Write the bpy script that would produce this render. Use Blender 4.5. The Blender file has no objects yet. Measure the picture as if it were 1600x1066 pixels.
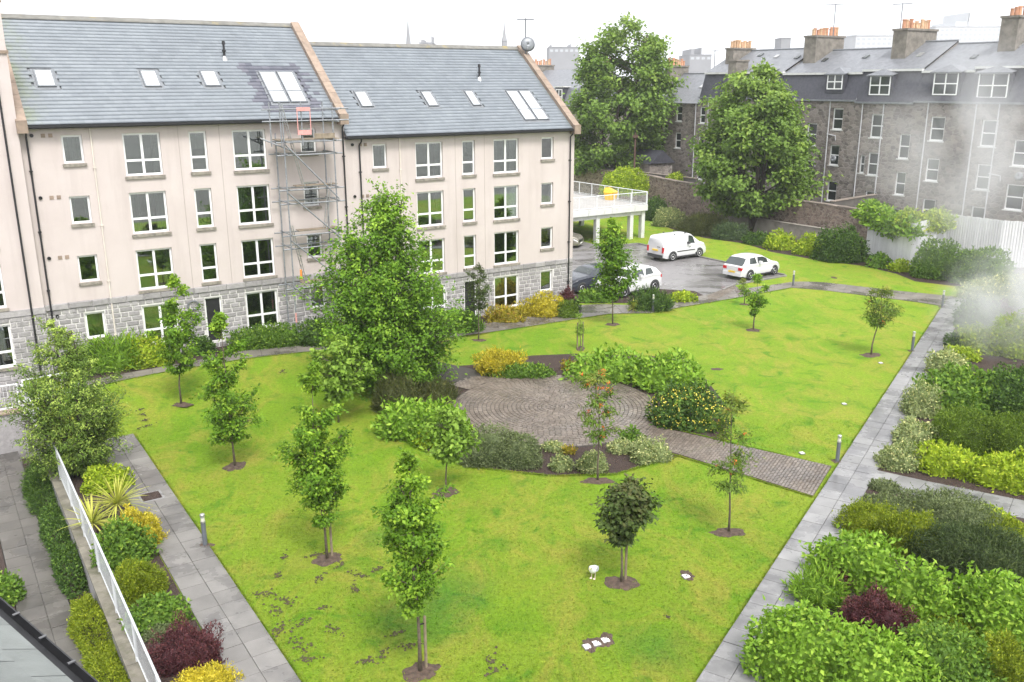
import bpy, math, random
import numpy as np
from mathutils import Vector
PI = math.pi
random.seed(7)
sc = bpy.context.scene
col = sc.collection

# ------------------------------------------------------------ camera, sky, sun, exposure
FPX, PITCH, ROLL, CAMH = 1418.88, 0.27677087, 0.0025603, 12.0     # focal length in photo pixels (1600 wide)
_d = np.array([0, math.cos(PITCH), -math.sin(PITCH)]); _u0 = np.array([0, math.sin(PITCH), math.cos(PITCH)]); _r0 = np.array([1., 0, 0])
_r = _r0*math.cos(ROLL) - _u0*math.sin(ROLL); _u = _u0*math.cos(ROLL) + _r0*math.sin(ROLL)
CAM = np.array([0, 0, CAMH])
cd = bpy.data.cameras.new('camera'); cam = bpy.data.objects.new('camera', cd); col.objects.link(cam)
cd.sensor_width = 36.0; cd.lens = 36.0*FPX/1600; cd.clip_start = 0.2; cd.clip_end = 6000
from mathutils import Matrix
cam.matrix_world = Matrix(((_r[0], _u[0], -_d[0], 0), (_r[1], _u[1], -_d[1], 0), (_r[2], _u[2], -_d[2], CAMH), (0, 0, 0, 1)))
sc.camera = cam
W = bpy.data.worlds.new('World'); sc.world = W; W.use_nodes = True
wn = W.node_tree.nodes; wl = W.node_tree.links
SUN_EL, SUN_AZ = math.radians(56), math.radians(158)              # azimuth from the view direction (+Y), clockwise
sky = wn.new('ShaderNodeTexSky'); sky.sky_type = 'NISHITA'; sky.sun_disc = False
sky.sun_elevation = SUN_EL; sky.sun_rotation = SUN_AZ; sky.air_density = 1.0; sky.dust_density = 8.0; sky.ozone_density = 1.0
hs = wn.new('ShaderNodeHueSaturation'); hs.inputs['Saturation'].default_value = 0.12
mx = wn.new('ShaderNodeMixRGB'); mx.inputs[0].default_value = 0.75; mx.inputs[2].default_value = (8.6, 8.8, 9.1, 1)   # even cloud layer
wl.new(sky.outputs[0], hs.inputs['Color']); wl.new(hs.outputs[0], mx.inputs[1]); wl.new(mx.outputs[0], wn['Background'].inputs[0])
wn['Background'].inputs[1].default_value = 0.092
sl = bpy.data.lights.new('sun', 'SUN'); so = bpy.data.objects.new('sun', sl); col.objects.link(so)
sl.energy = 1.5; sl.angle = math.radians(15); sl.color = (1.0, 0.97, 0.92)
sd = Vector((math.sin(SUN_AZ)*math.cos(SUN_EL), math.cos(SUN_AZ)*math.cos(SUN_EL), math.sin(SUN_EL)))
so.rotation_euler = sd.to_track_quat('Z', 'Y').to_euler(); so.location = (0, 0, 60)
vs = sc.view_settings; vs.view_transform = 'Standard'; vs.look = 'None'; vs.exposure = 1.38; vs.gamma = 1.0; vs.use_curve_mapping = False
cy = sc.cycles; cy.max_bounces = 6; cy.diffuse_bounces = 3; cy.glossy_bounces = 3; cy.transmission_bounces = 4; cy.transparent_max_bounces = 8
cy.volume_bounces = 1; cy.use_denoising = True; cy.use_adaptive_sampling = True; cy.adaptive_threshold = 0.02; cy.caustics_reflective = False; cy.caustics_refractive = False

# ------------------------------------------------------------ site frame and ground
TH = math.atan2(0.5473013, 0.83693565)
U = np.array([math.cos(TH), math.sin(TH), 0]); N = np.array([-math.sin(TH), math.cos(TH), 0]); P0 = np.array([3.3950905, 50.34857258, 0])
def F(s, t, z=0.0): p = P0 + U*s + N*t; return Vector((p[0], p[1], z))
def ST(p): q = np.array([p[0], p[1], 0]) - P0; return float(q@U), float(q@N)
def sm(a, b, x): x = min(1, max(0, (x-a)/(b-a))); return x*x*(3-2*x)
def terrain(s, t): return 0.55*sm(-8, -2.6, t)*sm(8, 14, -s)
def ray(x, y): v = FPX*_d + (x-800)*_r - (y-533)*_u; return v/np.linalg.norm(v)
def G(x, y, z=None):                                             # where a sight line meets the ground
    v = ray(x, y); zz = z if z is not None else 0.0
    for _ in range(6):
        p = CAM + v*((zz-CAMH)/v[2])
        if z is not None: break
        zz = terrain(*ST(p))
    return Vector((p[0], p[1], zz))
def on_plane(x, y, Q, n): v = ray(x, y); q = np.array(Q); return Vector(CAM + v*(((q-CAM)@n)/(v@n)))
def proj(p): q = np.array(p) - CAM; w = q@_d; return 800+FPX*(q@_r)/w, 533-FPX*(q@_u)/w
def mpp(p): return float((np.array(p)-CAM)@_d)/FPX                 # metres per photo pixel at a point
def height_at(base, x, y): v = ray(x, y); return float(CAMH + v[2]*(base[1]/v[1]) - base[2])

# ------------------------------------------------------------ object helpers
def tag(o, label=None, cat=None, group=None, kind=None):
    if label: o['label'] = label
    if cat: o['category'] = cat
    if group: o['group'] = group
    if kind: o['kind'] = kind
    return o
def link(name, data, parent=None, loc=None, rz=0):
    o = bpy.data.objects.new(name, data); col.objects.link(o)
    if parent: o.parent = parent
    if loc is not None: o.location = loc
    if rz: o.rotation_euler = (0, 0, rz)
    return o
def empty(name, loc=(0, 0, 0), rz=0, label=None, cat=None, group=None, kind=None, parent=None):
    o = link(name, None, parent, loc, rz); o.empty_display_size = 0.2
    return tag(o, label, cat, group, kind)
CUBEF = [(0, 3, 2, 1), (4, 5, 6, 7), (0, 1, 5, 4), (1, 2, 6, 5), (2, 3, 7, 6), (3, 0, 4, 7)]
class MB:
    def __init__(s): s.v = []; s.f = []; s.m = []; s.cur = 0
    def add(s, vs, fs):
        k = len(s.v); s.v += [tuple(v) for v in vs]; s.f += [tuple(i+k for i in f) for f in fs]; s.m += [s.cur]*len(fs); return s
    def box(s, x0, x1, y0, y1, z0, z1):
        return s.add([(x0,y0,z0),(x1,y0,z0),(x1,y1,z0),(x0,y1,z0),(x0,y0,z1),(x1,y0,z1),(x1,y1,z1),(x0,y1,z1)], CUBEF)
    def tube(s, p0, p1, r0, r1=None, n=8, cap=True):
        r1 = r0 if r1 is None else r1; p0 = Vector(p0); p1 = Vector(p1); d = (p1-p0)
        if d.length < 1e-6: return s
        d.normalize(); a = d.orthogonal().normalized(); b = d.cross(a)
        vs = [p + (a*math.cos(2*PI*i/n)+b*math.sin(2*PI*i/n))*r for p, r in ((p0, r0), (p1, r1)) for i in range(n)]
        fs = [(i, (i+1) % n, n+(i+1) % n, n+i) for i in range(n)]
        if cap: fs += [tuple(range(n-1, -1, -1)), tuple(range(n, 2*n))]
        return s.add(vs, fs)
    def path(s, pts, rs, n=6):                                     # tapered tube through points
        P = [Vector(p) for p in pts]; vs = []; ref = Vector((0.31, 0.77, 0.55))
        for i, p in enumerate(P):
            d = (P[min(i+1, len(P)-1)]-P[max(i-1, 0)]).normalized(); a = (ref - d*ref.dot(d)).normalized(); b = d.cross(a)
            vs += [p+(a*math.cos(2*PI*k/n)+b*math.sin(2*PI*k/n))*rs[i] for k in range(n)]
        fs = [(i*n+k, i*n+(k+1) % n, (i+1)*n+(k+1) % n, (i+1)*n+k) for i in range(len(P)-1) for k in range(n)]
        fs += [tuple(range(n-1, -1, -1)), tuple(range((len(P)-1)*n, len(P)*n))]
        return s.add(vs, fs)
    def prism(s, poly, z0, z1):                                    # vertical prism over a polygon (counter-clockwise)
        n = len(poly); vs = [(p[0], p[1], z0) for p in poly]+[(p[0], p[1], z1) for p in poly]
        return s.add(vs, [tuple(range(n-1, -1, -1)), tuple(range(n, 2*n))]+[(i, (i+1) % n, n+(i+1) % n, n+i) for i in range(n)])
    def prism_y(s, poly, y0, y1):                                  # polygon in x,z swept along y
        n = len(poly); vs = [(p[0], y0, p[1]) for p in poly]+[(p[0], y1, p[1]) for p in poly]
        return s.add(vs, [tuple(range(n)), tuple(range(2*n-1, n-1, -1))]+[((i+1) % n, i, n+i, n+(i+1) % n) for i in range(n)])
    def prism_x(s, poly, x0, x1):
        n = len(poly); vs = [(x0, p[0], p[1]) for p in poly]+[(x1, p[0], p[1]) for p in poly]
        return s.add(vs, [tuple(range(n-1, -1, -1)), tuple(range(n, 2*n))]+[(i, (i+1) % n, n+(i+1) % n, n+i) for i in range(n)])
    def lathe(s, prof, c=(0, 0, 0), n=12):
        k = len(prof); vs = [(c[0]+r*math.cos(2*PI*i/n), c[1]+r*math.sin(2*PI*i/n), c[2]+z) for r, z in prof for i in range(n)]
        fs = [(j*n+i, j*n+(i+1) % n, (j+1)*n+(i+1) % n, (j+1)*n+i) for j in range(k-1) for i in range(n)]
        return s.add(vs, fs+[tuple(range(n-1, -1, -1)), tuple(range((k-1)*n, k*n))])
    def mesh(s, name, mats, smooth=False):
        me = bpy.data.meshes.new(name); me.from_pydata(s.v, [], s.f)
        for m in (mats if isinstance(mats, (list, tuple)) else [mats]): me.materials.append(m)
        if any(s.m): me.polygons.foreach_set('material_index', s.m)
        if smooth: me.polygons.foreach_set('use_smooth', [True]*len(s.f))
        me.update(); return me
    def build(s, name, mats, parent=None, loc=None, rz=0, smooth=False): return link(name, s.mesh(name, mats, smooth), parent, loc, rz)
def np_mesh(name, V, T, mat, attrs=None, smooth=False):
    me = bpy.data.meshes.new(name); k = T.shape[1]
    me.vertices.add(len(V)); me.vertices.foreach_set('co', np.ascontiguousarray(V, dtype=np.float32).ravel())
    me.loops.add(T.size); me.loops.foreach_set('vertex_index', np.ascontiguousarray(T, dtype=np.int32).ravel())
    me.polygons.add(len(T)); me.polygons.foreach_set('loop_start', np.arange(0, T.size, k, dtype=np.int32))
    if smooth: me.polygons.foreach_set('use_smooth', np.ones(len(T), dtype=bool))
    me.update(calc_edges=True)
    for nm, a in (attrs or {}).items(): me.attributes.new(nm, 'FLOAT', 'POINT').data.foreach_set('value', np.ascontiguousarray(a, dtype=np.float32))
    me.materials.append(mat); return me

# ------------------------------------------------------------ materials
class NT:
    def __init__(s, name):
        s.mat = bpy.data.materials.new(name); s.mat.use_nodes = True; s.t = s.mat.node_tree; s.t.nodes.clear()
        s.out = s.n('OutputMaterial'); s.pos = s.n('NewGeometry')
    def n(s, t, **k):
        o = s.t.nodes.new('ShaderNode'+t)
        for a, b in k.items(): setattr(o, a, b)
        return o
    def set(s, node, i, v):
        if hasattr(v, 'is_output') and v.is_output: s.t.links.new(v, node.inputs[i])
        else: node.inputs[i].default_value = v
    def noise(s, scale, detail=4, rough=.55, vec=None, dist=0):
        o = s.n('TexNoise'); s.set(o, 'Vector', vec or s.pos.outputs['Position']); s.set(o, 'Scale', scale); s.set(o, 'Detail', detail); s.set(o, 'Roughness', rough); s.set(o, 'Distortion', dist); return o.outputs['Fac']
    def mapr(s, v, a, b, c=0., d=1.):
        o = s.n('MapRange'); s.set(o, 0, v); s.set(o, 1, a); s.set(o, 2, b); s.set(o, 3, c); s.set(o, 4, d); return o.outputs[0]
    def mix(s, f, a, b, mode='MIX'):
        o = s.n('MixRGB', blend_type=mode); s.set(o, 0, f)
        for i, c in ((1, a), (2, b)): s.set(o, i, c if hasattr(c, 'is_output') else (c[0], c[1], c[2], 1))
        return o.outputs[0]
    def math(s, op, a, b=0.):
        o = s.n('Math', operation=op); s.set(o, 0, a); s.set(o, 1, b); return o.outputs[0]
    def gray(s, v):
        o = s.n('CombineColor'); [s.set(o, i, v) for i in range(3)]; return o.outputs[0]
    def bump(s, h, strength=.3, dist=.02):
        o = s.n('Bump'); s.set(o, 'Strength', strength); s.set(o, 'Distance', dist); s.set(o, 'Height', h); return o.outputs[0]
    def bsdf(s, color, rough=.6, bump=None, spec=.5, metal=0., **k):
        o = s.n('BsdfPrincipled'); s.set(o, 'Base Color', color if hasattr(color, 'is_output') else (color[0], color[1], color[2], 1))
        s.set(o, 'Roughness', rough); s.set(o, 'Metallic', metal); s.set(o, 'Specular IOR Level', spec)
        if bump is not None: s.set(o, 'Normal', bump)
        for a, b in k.items(): s.set(o, a.replace('_', ' '), b)
        return o.outputs[0]
    def done(s, sh): s.t.links.new(sh, s.out.inputs[0]); return s.mat
def sc3(c, k): return (c[0]*k, c[1]*k, c[2]*k)
def mk(name, c, rough=.65, var=.18, scale=3., c2=None, bump=0., bscale=50., bdist=.01, obj=0., isl=0., spec=.4, metal=0., wet=0., stain=None):
    t = NT(name); f = t.mapr(t.noise(scale, 5), .3, .7)
    k = t.mix(f, sc3(c, 1-var), c2 or sc3(c, 1+var))
    if obj:
        oi = t.n('ObjectInfo'); k = t.mix(1., k, t.gray(t.mapr(oi.outputs['Random'], 0, 1, 1-obj, 1+obj)), 'MULTIPLY')
    if isl: k = t.mix(1., k, t.gray(t.mapr(t.pos.outputs['Random Per Island'], 0, 1, 1-isl, 1+isl)), 'MULTIPLY')
    if stain:
        g = t.mapr(t.noise(stain[1], 6, .65), stain[2], stain[2]+.18); k = t.mix(g, k, stain[0])
    rg = rough
    if wet:
        w = t.mapr(t.noise(.55, 5, .6), .47, .60); k = t.mix(w, k, t.mix(1., k, (wet, wet, wet*1.02), 'MULTIPLY')); rg = t.mapr(w, 0, 1, rough, .12)
    b = t.bump(t.noise(bscale, 5), bump, bdist) if bump else None
    return t.done(t.bsdf(k, rg, b, spec, metal))
def leaf_mat(name, c1, c2, tip=None, trans=.28, rough=.5, clump=1.3, spec=.14):
    t = NT(name); r = t.pos.outputs['Random Per Island']
    f = t.math('ADD', t.math('MULTIPLY', r, .6), t.math('MULTIPLY', t.mapr(t.noise(clump, 3), .3, .7), .4))
    k = t.mix(f, c1, c2)
    if tip:
        a = t.n('Attribute', attribute_name='tip'); k = t.mix(a.outputs['Fac'], k, tip)
    p = t.bsdf(k, rough, None, spec); tr = t.n('BsdfTranslucent'); t.set(tr, 'Color', t.mix(1., k, (1.15, 1.25, .7), 'MULTIPLY'))
    m = t.n('MixShader'); t.set(m, 0, trans); t.t.links.new(p, m.inputs[1]); t.t.links.new(tr.outputs[0], m.inputs[2])
    return t.done(m.outputs[0])
# ------------------------------------------------------------ material set
def lawn_material():
    t = NT('lawn_grass'); p = t.pos.outputs['Position']
    big = t.mapr(t.noise(.13, 4, .6, dist=.8), .38, .60); mid = t.mapr(t.noise(.8, 7, .68, dist=.6), .38, .62); fine = t.mapr(t.noise(9, 8, .75), .36, .64); spk = t.mapr(t.noise(28, 4, .7), .36, .64)
    k = t.mix(big, (.136, .262, .012), (.225, .302, .026)); k = t.mix(t.math('MULTIPLY', mid, .5), k, (.200, .335, .016))
    sv = t.n('VectorMath', operation='MULTIPLY'); t.set(sv, 0, p); t.set(sv, 1, (1., .55, 1)); dry = t.mapr(t.noise(.55, 8, .72, sv.outputs[0], 1.4), .46, .66); k = t.mix(t.math('MULTIPLY', dry, .68), k, (.345, .300, .055))
    lush = t.mapr(t.noise(.95, 5, .62, dist=1.), .54, .68); k = t.mix(t.math('MULTIPLY', lush, .7), k, (.068, .205, .008))
    for (x, y, r) in CLOVER:                                          # darker clover patches
        c = G(x, y); d = t.n('VectorMath', operation='DISTANCE'); t.set(d, 0, p); d.inputs[1].default_value = (c.x, c.y, 0); f = t.mapr(t.math('ADD', d.outputs['Value'], t.math('MULTIPLY', t.noise(1.6, 5), .7)), r+.1, r+.85, .45, 0.); k = t.mix(f, k, (.045, .165, .020))
    bare = t.mapr(t.noise(2.1, 7, .75, dist=1.5), .62, .68); area = t.n('VectorMath', operation='DISTANCE'); t.set(area, 0, p); c = G(500, 985); area.inputs[1].default_value = (c.x, c.y, 0); k = t.mix(t.math('MULTIPLY', bare, t.mapr(area.outputs['Value'], 2., 6., .85, 0.)), k, (.075, .060, .022))
    k = t.mix(1., k, t.gray(t.mapr(fine, 0, 1, .80, 1.18)), 'MULTIPLY'); k = t.mix(1., k, t.gray(t.mapr(spk, 0, 1, .82, 1.18)), 'MULTIPLY')
    geo = t.bump(t.math('ADD', t.noise(34, 6, .75), t.math('MULTIPLY', t.noise(5, 5), .9)), 1., .07)
    return t.done(t.bsdf(k, .8, geo, .15))
CLOVER = [(716, 926, .75), (655, 968, .95), (600, 838, .4), (1240, 700, .0), (1215, 960, .5), (1020, 1010, .6)]
def mulch_material():
    t = NT('bark_mulch'); v = t.n('TexVoronoi'); t.set(v, 'Vector', t.pos.outputs['Position']); t.set(v, 'Scale', 24.)
    k = t.mix(t.mapr(v.outputs['Distance'], .1, .6), (.095, .058, .045), (.030, .020, .017)); k = t.mix(t.mapr(t.noise(3, 5), .45, .7), k, (.055, .038, .032))
    return t.done(t.bsdf(k, .8, t.bump(t.math('SUBTRACT', 1., v.outputs['Distance']), .9, .03), .3))
def asphalt_material():
    t = NT('wet_asphalt'); w = t.mapr(t.noise(.22, 6, .62, dist=.8), .42, .60)
    sp = t.n('VectorMath', operation='MULTIPLY'); t.set(sp, 0, t.pos.outputs['Position']); t.set(sp, 1, (.35, 1.3, 1)); w2 = t.mapr(t.noise(.8, 5, .6, sp.outputs[0]), .5, .62)
    k = t.mix(t.mapr(t.noise(60, 3), .3, .7), (.165, .156, .158), (.235, .222, .222)); k = t.mix(t.math('MULTIPLY', w2, .55), k, (.080, .074, .073))
    return t.done(t.bsdf(k, t.mapr(t.math('MAXIMUM', w, w2), 0, 1, .5, .16), t.bump(t.noise(120, 3), .25, .004), .5))
def rubble_material(name, a, b, mortar, scale, bd=.03, patch=None):
    t = NT(name); mp = t.n('VectorMath', operation='MULTIPLY'); t.set(mp, 0, t.pos.outputs['Position']); t.set(mp, 1, (1, 1, 1.6))
    jit = t.n('VectorMath', operation='ADD'); t.set(jit, 0, mp.outputs[0]); nz = t.n('TexNoise'); t.set(nz, 'Scale', 2.5); t.set(nz, 'Vector', t.pos.outputs['Position'])
    ns = t.n('VectorMath', operation='SCALE'); t.set(ns, 0, nz.outputs['Color']); t.set(ns, 'Scale', .35); t.set(jit, 1, ns.outputs[0])
    v = t.n('TexVoronoi'); t.set(v, 'Vector', jit.outputs[0]); t.set(v, 'Scale', scale)
    e = t.n('TexVoronoi', feature='DISTANCE_TO_EDGE'); t.set(e, 'Vector', jit.outputs[0]); t.set(e, 'Scale', scale)
    sx = t.n('SeparateColor'); t.set(sx, 0, v.outputs['Color']); k = t.mix(sx.outputs[0], a, b)
    k = t.mix(t.math('MULTIPLY', t.math('GREATER_THAN', sx.outputs[1], .80), .6), k, patch or sc3(b, 1.25)); k = t.mix(t.math('MULTIPLY', t.math('LESS_THAN', sx.outputs[2], .2), .55), k, sc3(a, .55))
    k = t.mix(t.mapr(e.outputs['Distance'], .02, .07, .75, 0), k, mortar)
    k = t.mix(t.mapr(t.noise(.35, 5, .6), .45, .7), k, t.mix(1., k, (.72, .71, .70), 'MULTIPLY'))
    return t.done(t.bsdf(k, .85, t.bump(t.mapr(e.outputs['Distance'], 0, .12), .7, bd), .3))
def harl_material():
    t = NT('pale_roughcast'); k = t.mix(t.mapr(t.noise(.5, 6, .6), .3, .7), (.505, .440, .420), (.575, .510, .490))
    sv = t.n('VectorMath', operation='MULTIPLY'); t.set(sv, 0, t.pos.outputs['Position']); t.set(sv, 1, (1.6, 1.6, .16))
    k = t.mix(t.math('MULTIPLY', t.mapr(t.noise(1.1, 6, .65, sv.outputs[0]), .50, .74), .40), k, (.37, .315, .295))
    k = t.mix(t.math('MULTIPLY', t.mapr(t.noise(26, 4, .7), .3, .7), .35), k, (.47, .41, .385))
    return t.done(t.bsdf(k, .85, t.bump(t.noise(90, 3), .35, .006), .25))
def glass_material(name, tint=(.55, .62, .60), refl=1.0):
    t = NT(name); fr = t.n('Fresnel'); t.set(fr, 'IOR', 1.75); g = t.n('BsdfGlossy'); t.set(g, 'Roughness', .02); t.set(g, 'Color', (.9*refl, .95*refl, .95*refl, 1))
    tr = t.n('BsdfTransparent'); t.set(tr, 'Color', (*tint, 1)); m = t.n('MixShader'); t.set(m, 0, t.mapr(fr.outputs[0], 0, 1, .24, 1.)); t.t.links.new(tr.outputs[0], m.inputs[1]); t.t.links.new(g.outputs[0], m.inputs[2])
    return t.done(m.outputs[0])
M = {}
M['lawn'] = lawn_material(); M['mulch'] = mulch_material(); M['asphalt'] = asphalt_material()
M['ground'] = mk('town_ground', (.16, .15, .14), .9, .2, .2)
M['soil'] = mk('bare_soil', (.080, .054, .040), .9, .4, 9, bump=.8, bscale=40, bdist=.03)
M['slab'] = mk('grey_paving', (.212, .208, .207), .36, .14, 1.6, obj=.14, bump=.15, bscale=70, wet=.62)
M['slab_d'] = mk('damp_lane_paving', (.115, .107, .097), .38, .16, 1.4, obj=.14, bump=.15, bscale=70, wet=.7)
M['slab_m'] = mk('damp_garden_paving', (.185, .175, .166), .38, .16, 1.2, obj=.15, bump=.15, bscale=70, wet=.6)
M['slab_w'] = mk('warm_paving', (.175, .157, .140), .42, .16, 1.6, obj=.14, bump=.15, bscale=70, wet=.66)
M['sand'] = mk('joint_sand', (.055, .05, .045), .9, .2, 8)
M['sett'] = mk('clay_sett', (.140, .110, .088), .42, .22, 1.1, c2=(.190, .160, .134), obj=.22, isl=.0, bump=.3, bscale=60, wet=.72)
M['sett_far'] = mk('clay_sett_far', (.140, .110, .088), .42, .22, 1.1, c2=(.190, .160, .134), isl=.22, bump=.3, bscale=60, wet=.72)
M['kerb'] = mk('kerb_concrete', (.20, .19, .18), .6, .2, 4, bump=.2)
M['harl'] = harl_material()
M['block'] = mk('grey_granite_block', (.300, .285, .285), .75, .16, 9, obj=.20, bump=.6, bscale=28, bdist=.02, stain=((.15, .142, .142), 1.6, .58))
M['block_far'] = mk('grey_granite_block_far', (.300, .285, .285), .75, .16, 9, isl=.20, bump=.6, bscale=28, bdist=.02, stain=((.15, .142, .142), 1.6, .58))
M['mortar'] = mk('pale_mortar', (.62, .60, .58), .9, .1, 6, bump=.3)
M['stone'] = mk('dressed_sandstone', (.27, .205, .16), .8, .2, 4, bump=.3, bscale=40, stain=((.23, .20, .15), 2.2, .55), obj=.08)
M['sill'] = mk('weathered_sill', (.26, .235, .20), .8, .3, 7, bump=.3, stain=((.10, .095, .085), 4, .52))
M['lichen'] = mk('lichened_ridge', (.17, .165, .15), .8, .2, 3, bump=.3, stain=((.32, .24, .05), 1.3, .58))
M['lead'] = mk('dull_lead', (.20, .21, .225), .45, .15, 5, metal=.3)
M['upvc'] = mk('white_upvc', (.80, .80, .80), .3, .03, 2, spec=.5)
M['white'] = mk('white_paint', (.60, .60, .59), .5, .05, 3, stain=((.42, .40, .36), 1.2, .57))
M['rail'] = mk('white_rail_paint', (.72, .73, .74), .45, .05, 3)
M['glass'] = glass_material('window_glass'); M['sky_glass'] = glass_material('skylight_glass', (.72, .74, .74))
M['dark_glass'] = mk('dark_glass', (.028, .034, .034), .06, .2, 1.2, spec=.8)
M['interior'] = mk('dim_room', (.20, .19, .175), .9, .25, .8)
M['curtain'] = mk('pale_curtain', (.66, .65, .61), .9, .1, 14)
M['blind'] = mk('cream_blind', (.62, .61, .55), .85, .04, 5)
M['black'] = mk('black_plastic', (.018, .018, .020), .45, .2, 6)
M['pipe_w'] = mk('beige_pipe', (.62, .56, .50), .5, .08, 3)
M['steel'] = mk('galvanised_tube', (.26, .27, .29), .5, .25, 9, metal=.35, stain=((.20, .13, .09), 5, .64))
M['board'] = mk('scaffold_board', (.24, .195, .145), .85, .3, 5, bump=.3)
M['pink'] = mk('faded_red_plastic', (.62, .30, .28), .6, .15, 6)
M['orange'] = mk('orange_plastic', (.75, .26, .05), .6, .1, 4)
M['slate2'] = mk('tenement_slate', (.155, .160, .175), .38, .22, 3, bump=.5, bscale=14, bdist=.02, spec=.45)
M['slate_dark'] = mk('hung_slate', (.052, .052, .066), .5, .3, 5, bump=.6, bscale=12, bdist=.02)
M['rubble'] = rubble_material('tenement_granite', (.165, .142, .130), (.265, .230, .208), (.31, .285, .26), 2.3)
M['wall_rubble'] = rubble_material('boundary_rubble', (.155, .112, .095), (.285, .220, .185), (.33, .29, .255), 3.4, .05, (.33, .26, .21))
M['moss_cope'] = mk('mossy_coping', (.17, .155, .125), .85, .3, 3, bump=.3, stain=((.085, .085, .05), 1.6, .5))
M['concrete'] = mk('stained_concrete', (.27, .245, .215), .85, .2, 1.5, bump=.3, stain=((.16, .145, .12), .8, .5))
M['pot'] = mk('terracotta_pot', (.50, .26, .16), .8, .25, 5, obj=.2)
M['potb'] = mk('buff_pot', (.56, .37, .23), .8, .25, 5, obj=.2)
M['stack'] = mk('stack_granite', (.20, .18, .155), .85, .3, 2.2, bump=.5, bscale=12, stain=((.12, .11, .09), 1.4, .52))
M['far'] = mk('far_stone', (.25, .25, .26), .9, .1, .1)
M['far2'] = mk('far_cladding', (.52, .53, .54), .8, .05, .1)
M['fence_w'] = mk('white_sheet_fence', (.66, .66, .67), .5, .05, 2, obj=.06, stain=((.45, .44, .42), .9, .66))
M['wood'] = mk('brown_timber', (.10, .055, .045), .8, .3, 4)
M['bark'] = mk('grey_brown_bark', (.125, .098, .074), .9, .35, 14, bump=.7, bscale=40, bdist=.02)
M['bark_d'] = mk('dark_bark', (.070, .056, .045), .9, .35, 10, bump=.7, bscale=30, bdist=.02)
M['stake'] = mk('weathered_stake', (.21, .165, .115), .9, .25, 9)
M['bollard'] = mk('grey_bollard_paint', (.115, .125, .145), .45, .1, 6)
M['metal_l'] = mk('brushed_metal', (.50, .50, .50), .35, .1, 8, metal=.8)
M['lens'] = mk('frosted_lens', (.62, .60, .52), .35, .06, 6)
M['concrete_l'] = mk('pale_concrete_cover', (.55, .54, .52), .7, .1, 6)
M['yellow'] = mk('yellow_grit_bin', (.80, .47, .03), .45, .08, 4)
def roof_material():                                               # slates: each one an island with its own tone, moss at the verges
    t = NT('blue_grey_slate'); a = t.n('Attribute', attribute_name='new')
    r = t.pos.outputs['Random Per Island']; k = t.mix(r, (.150, .168, .190), (.178, .197, .220))
    k = t.mix(t.mapr(t.noise(.7, 5), .35, .68), k, t.mix(1., k, (1.18, 1.18, 1.17), 'MULTIPLY')); k = t.mix(a.outputs['Fac'], k, t.mix(r, (.075, .080, .105), (.125, .125, .155)))
    g = t.n('Attribute', attribute_name='moss'); k = t.mix(t.math('MULTIPLY', g.outputs['Fac'], t.mapr(t.noise(1.8, 5), .35, .65)), k, (.16, .19, .11))
    return t.done(t.bsdf(k, t.mapr(t.noise(2, 4), .3, .7, .38, .55), t.bump(t.noise(40, 4), .25, .006), .45))
M['roof'] = roof_material()

# ------------------------------------------------------------ ground, lawn, paths
gnd = MB().add([(-3500, -400, -1.0), (3500, -400, -1.0), (3500, 5000, -1.0), (-3500, 5000, -1.0)], [(0, 1, 2, 3)]).build('ground', M['ground']); tag(gnd, kind='structure')
def lawn_mesh():
    ss = np.concatenate([np.arange(-27.9, -8, .45), np.arange(-8, 28.5, 1.2)]); ts = np.concatenate([np.arange(-46, -9, 1.5), np.arange(-9, 1, .4), np.arange(1, 70, 3)])
    S, T = np.meshgrid(ss, ts, indexing='ij'); Z = np.vectorize(terrain)(S, T)
    V = np.stack([P0[0]+U[0]*S+N[0]*T, P0[1]+U[1]*S+N[1]*T, Z], -1).reshape(-1, 3); a, b = S.shape
    I = np.arange(a*b).reshape(a, b); T4 = np.stack([I[:-1, :-1], I[1:, :-1], I[1:, 1:], I[:-1, 1:]], -1).reshape(-1, 4)
    return np_mesh('lawn', V, T4, M['lawn'], smooth=True)
lawn = link('lawn', lawn_mesh()); tag(lawn, kind='structure')
def sheet(name, pts, mat, dz, parent=None):                        # flat-laid polygon; pts are world points
    o = MB().add([(p[0], p[1], p[2]+dz) for p in pts], [tuple(range(len(pts)))]).build(name, mat, parent); tag(o, kind='structure'); return o
def px(L, z=None): return [G(x, y, z) for x, y in L]
def resample(P, n):
    P = [Vector(p) for p in P]; d = [0]
    for a, b in zip(P, P[1:]): d.append(d[-1]+(b-a).length)
    out = []
    for k in range(n+1):
        x = d[-1]*k/n; i = max(j for j in range(len(P)-1) if d[j] <= x+1e-9); out.append(P[i].lerp(P[i+1], min(1, (x-d[i])/max(1e-9, d[i+1]-d[i]))))
    return out, d[-1]
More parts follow.
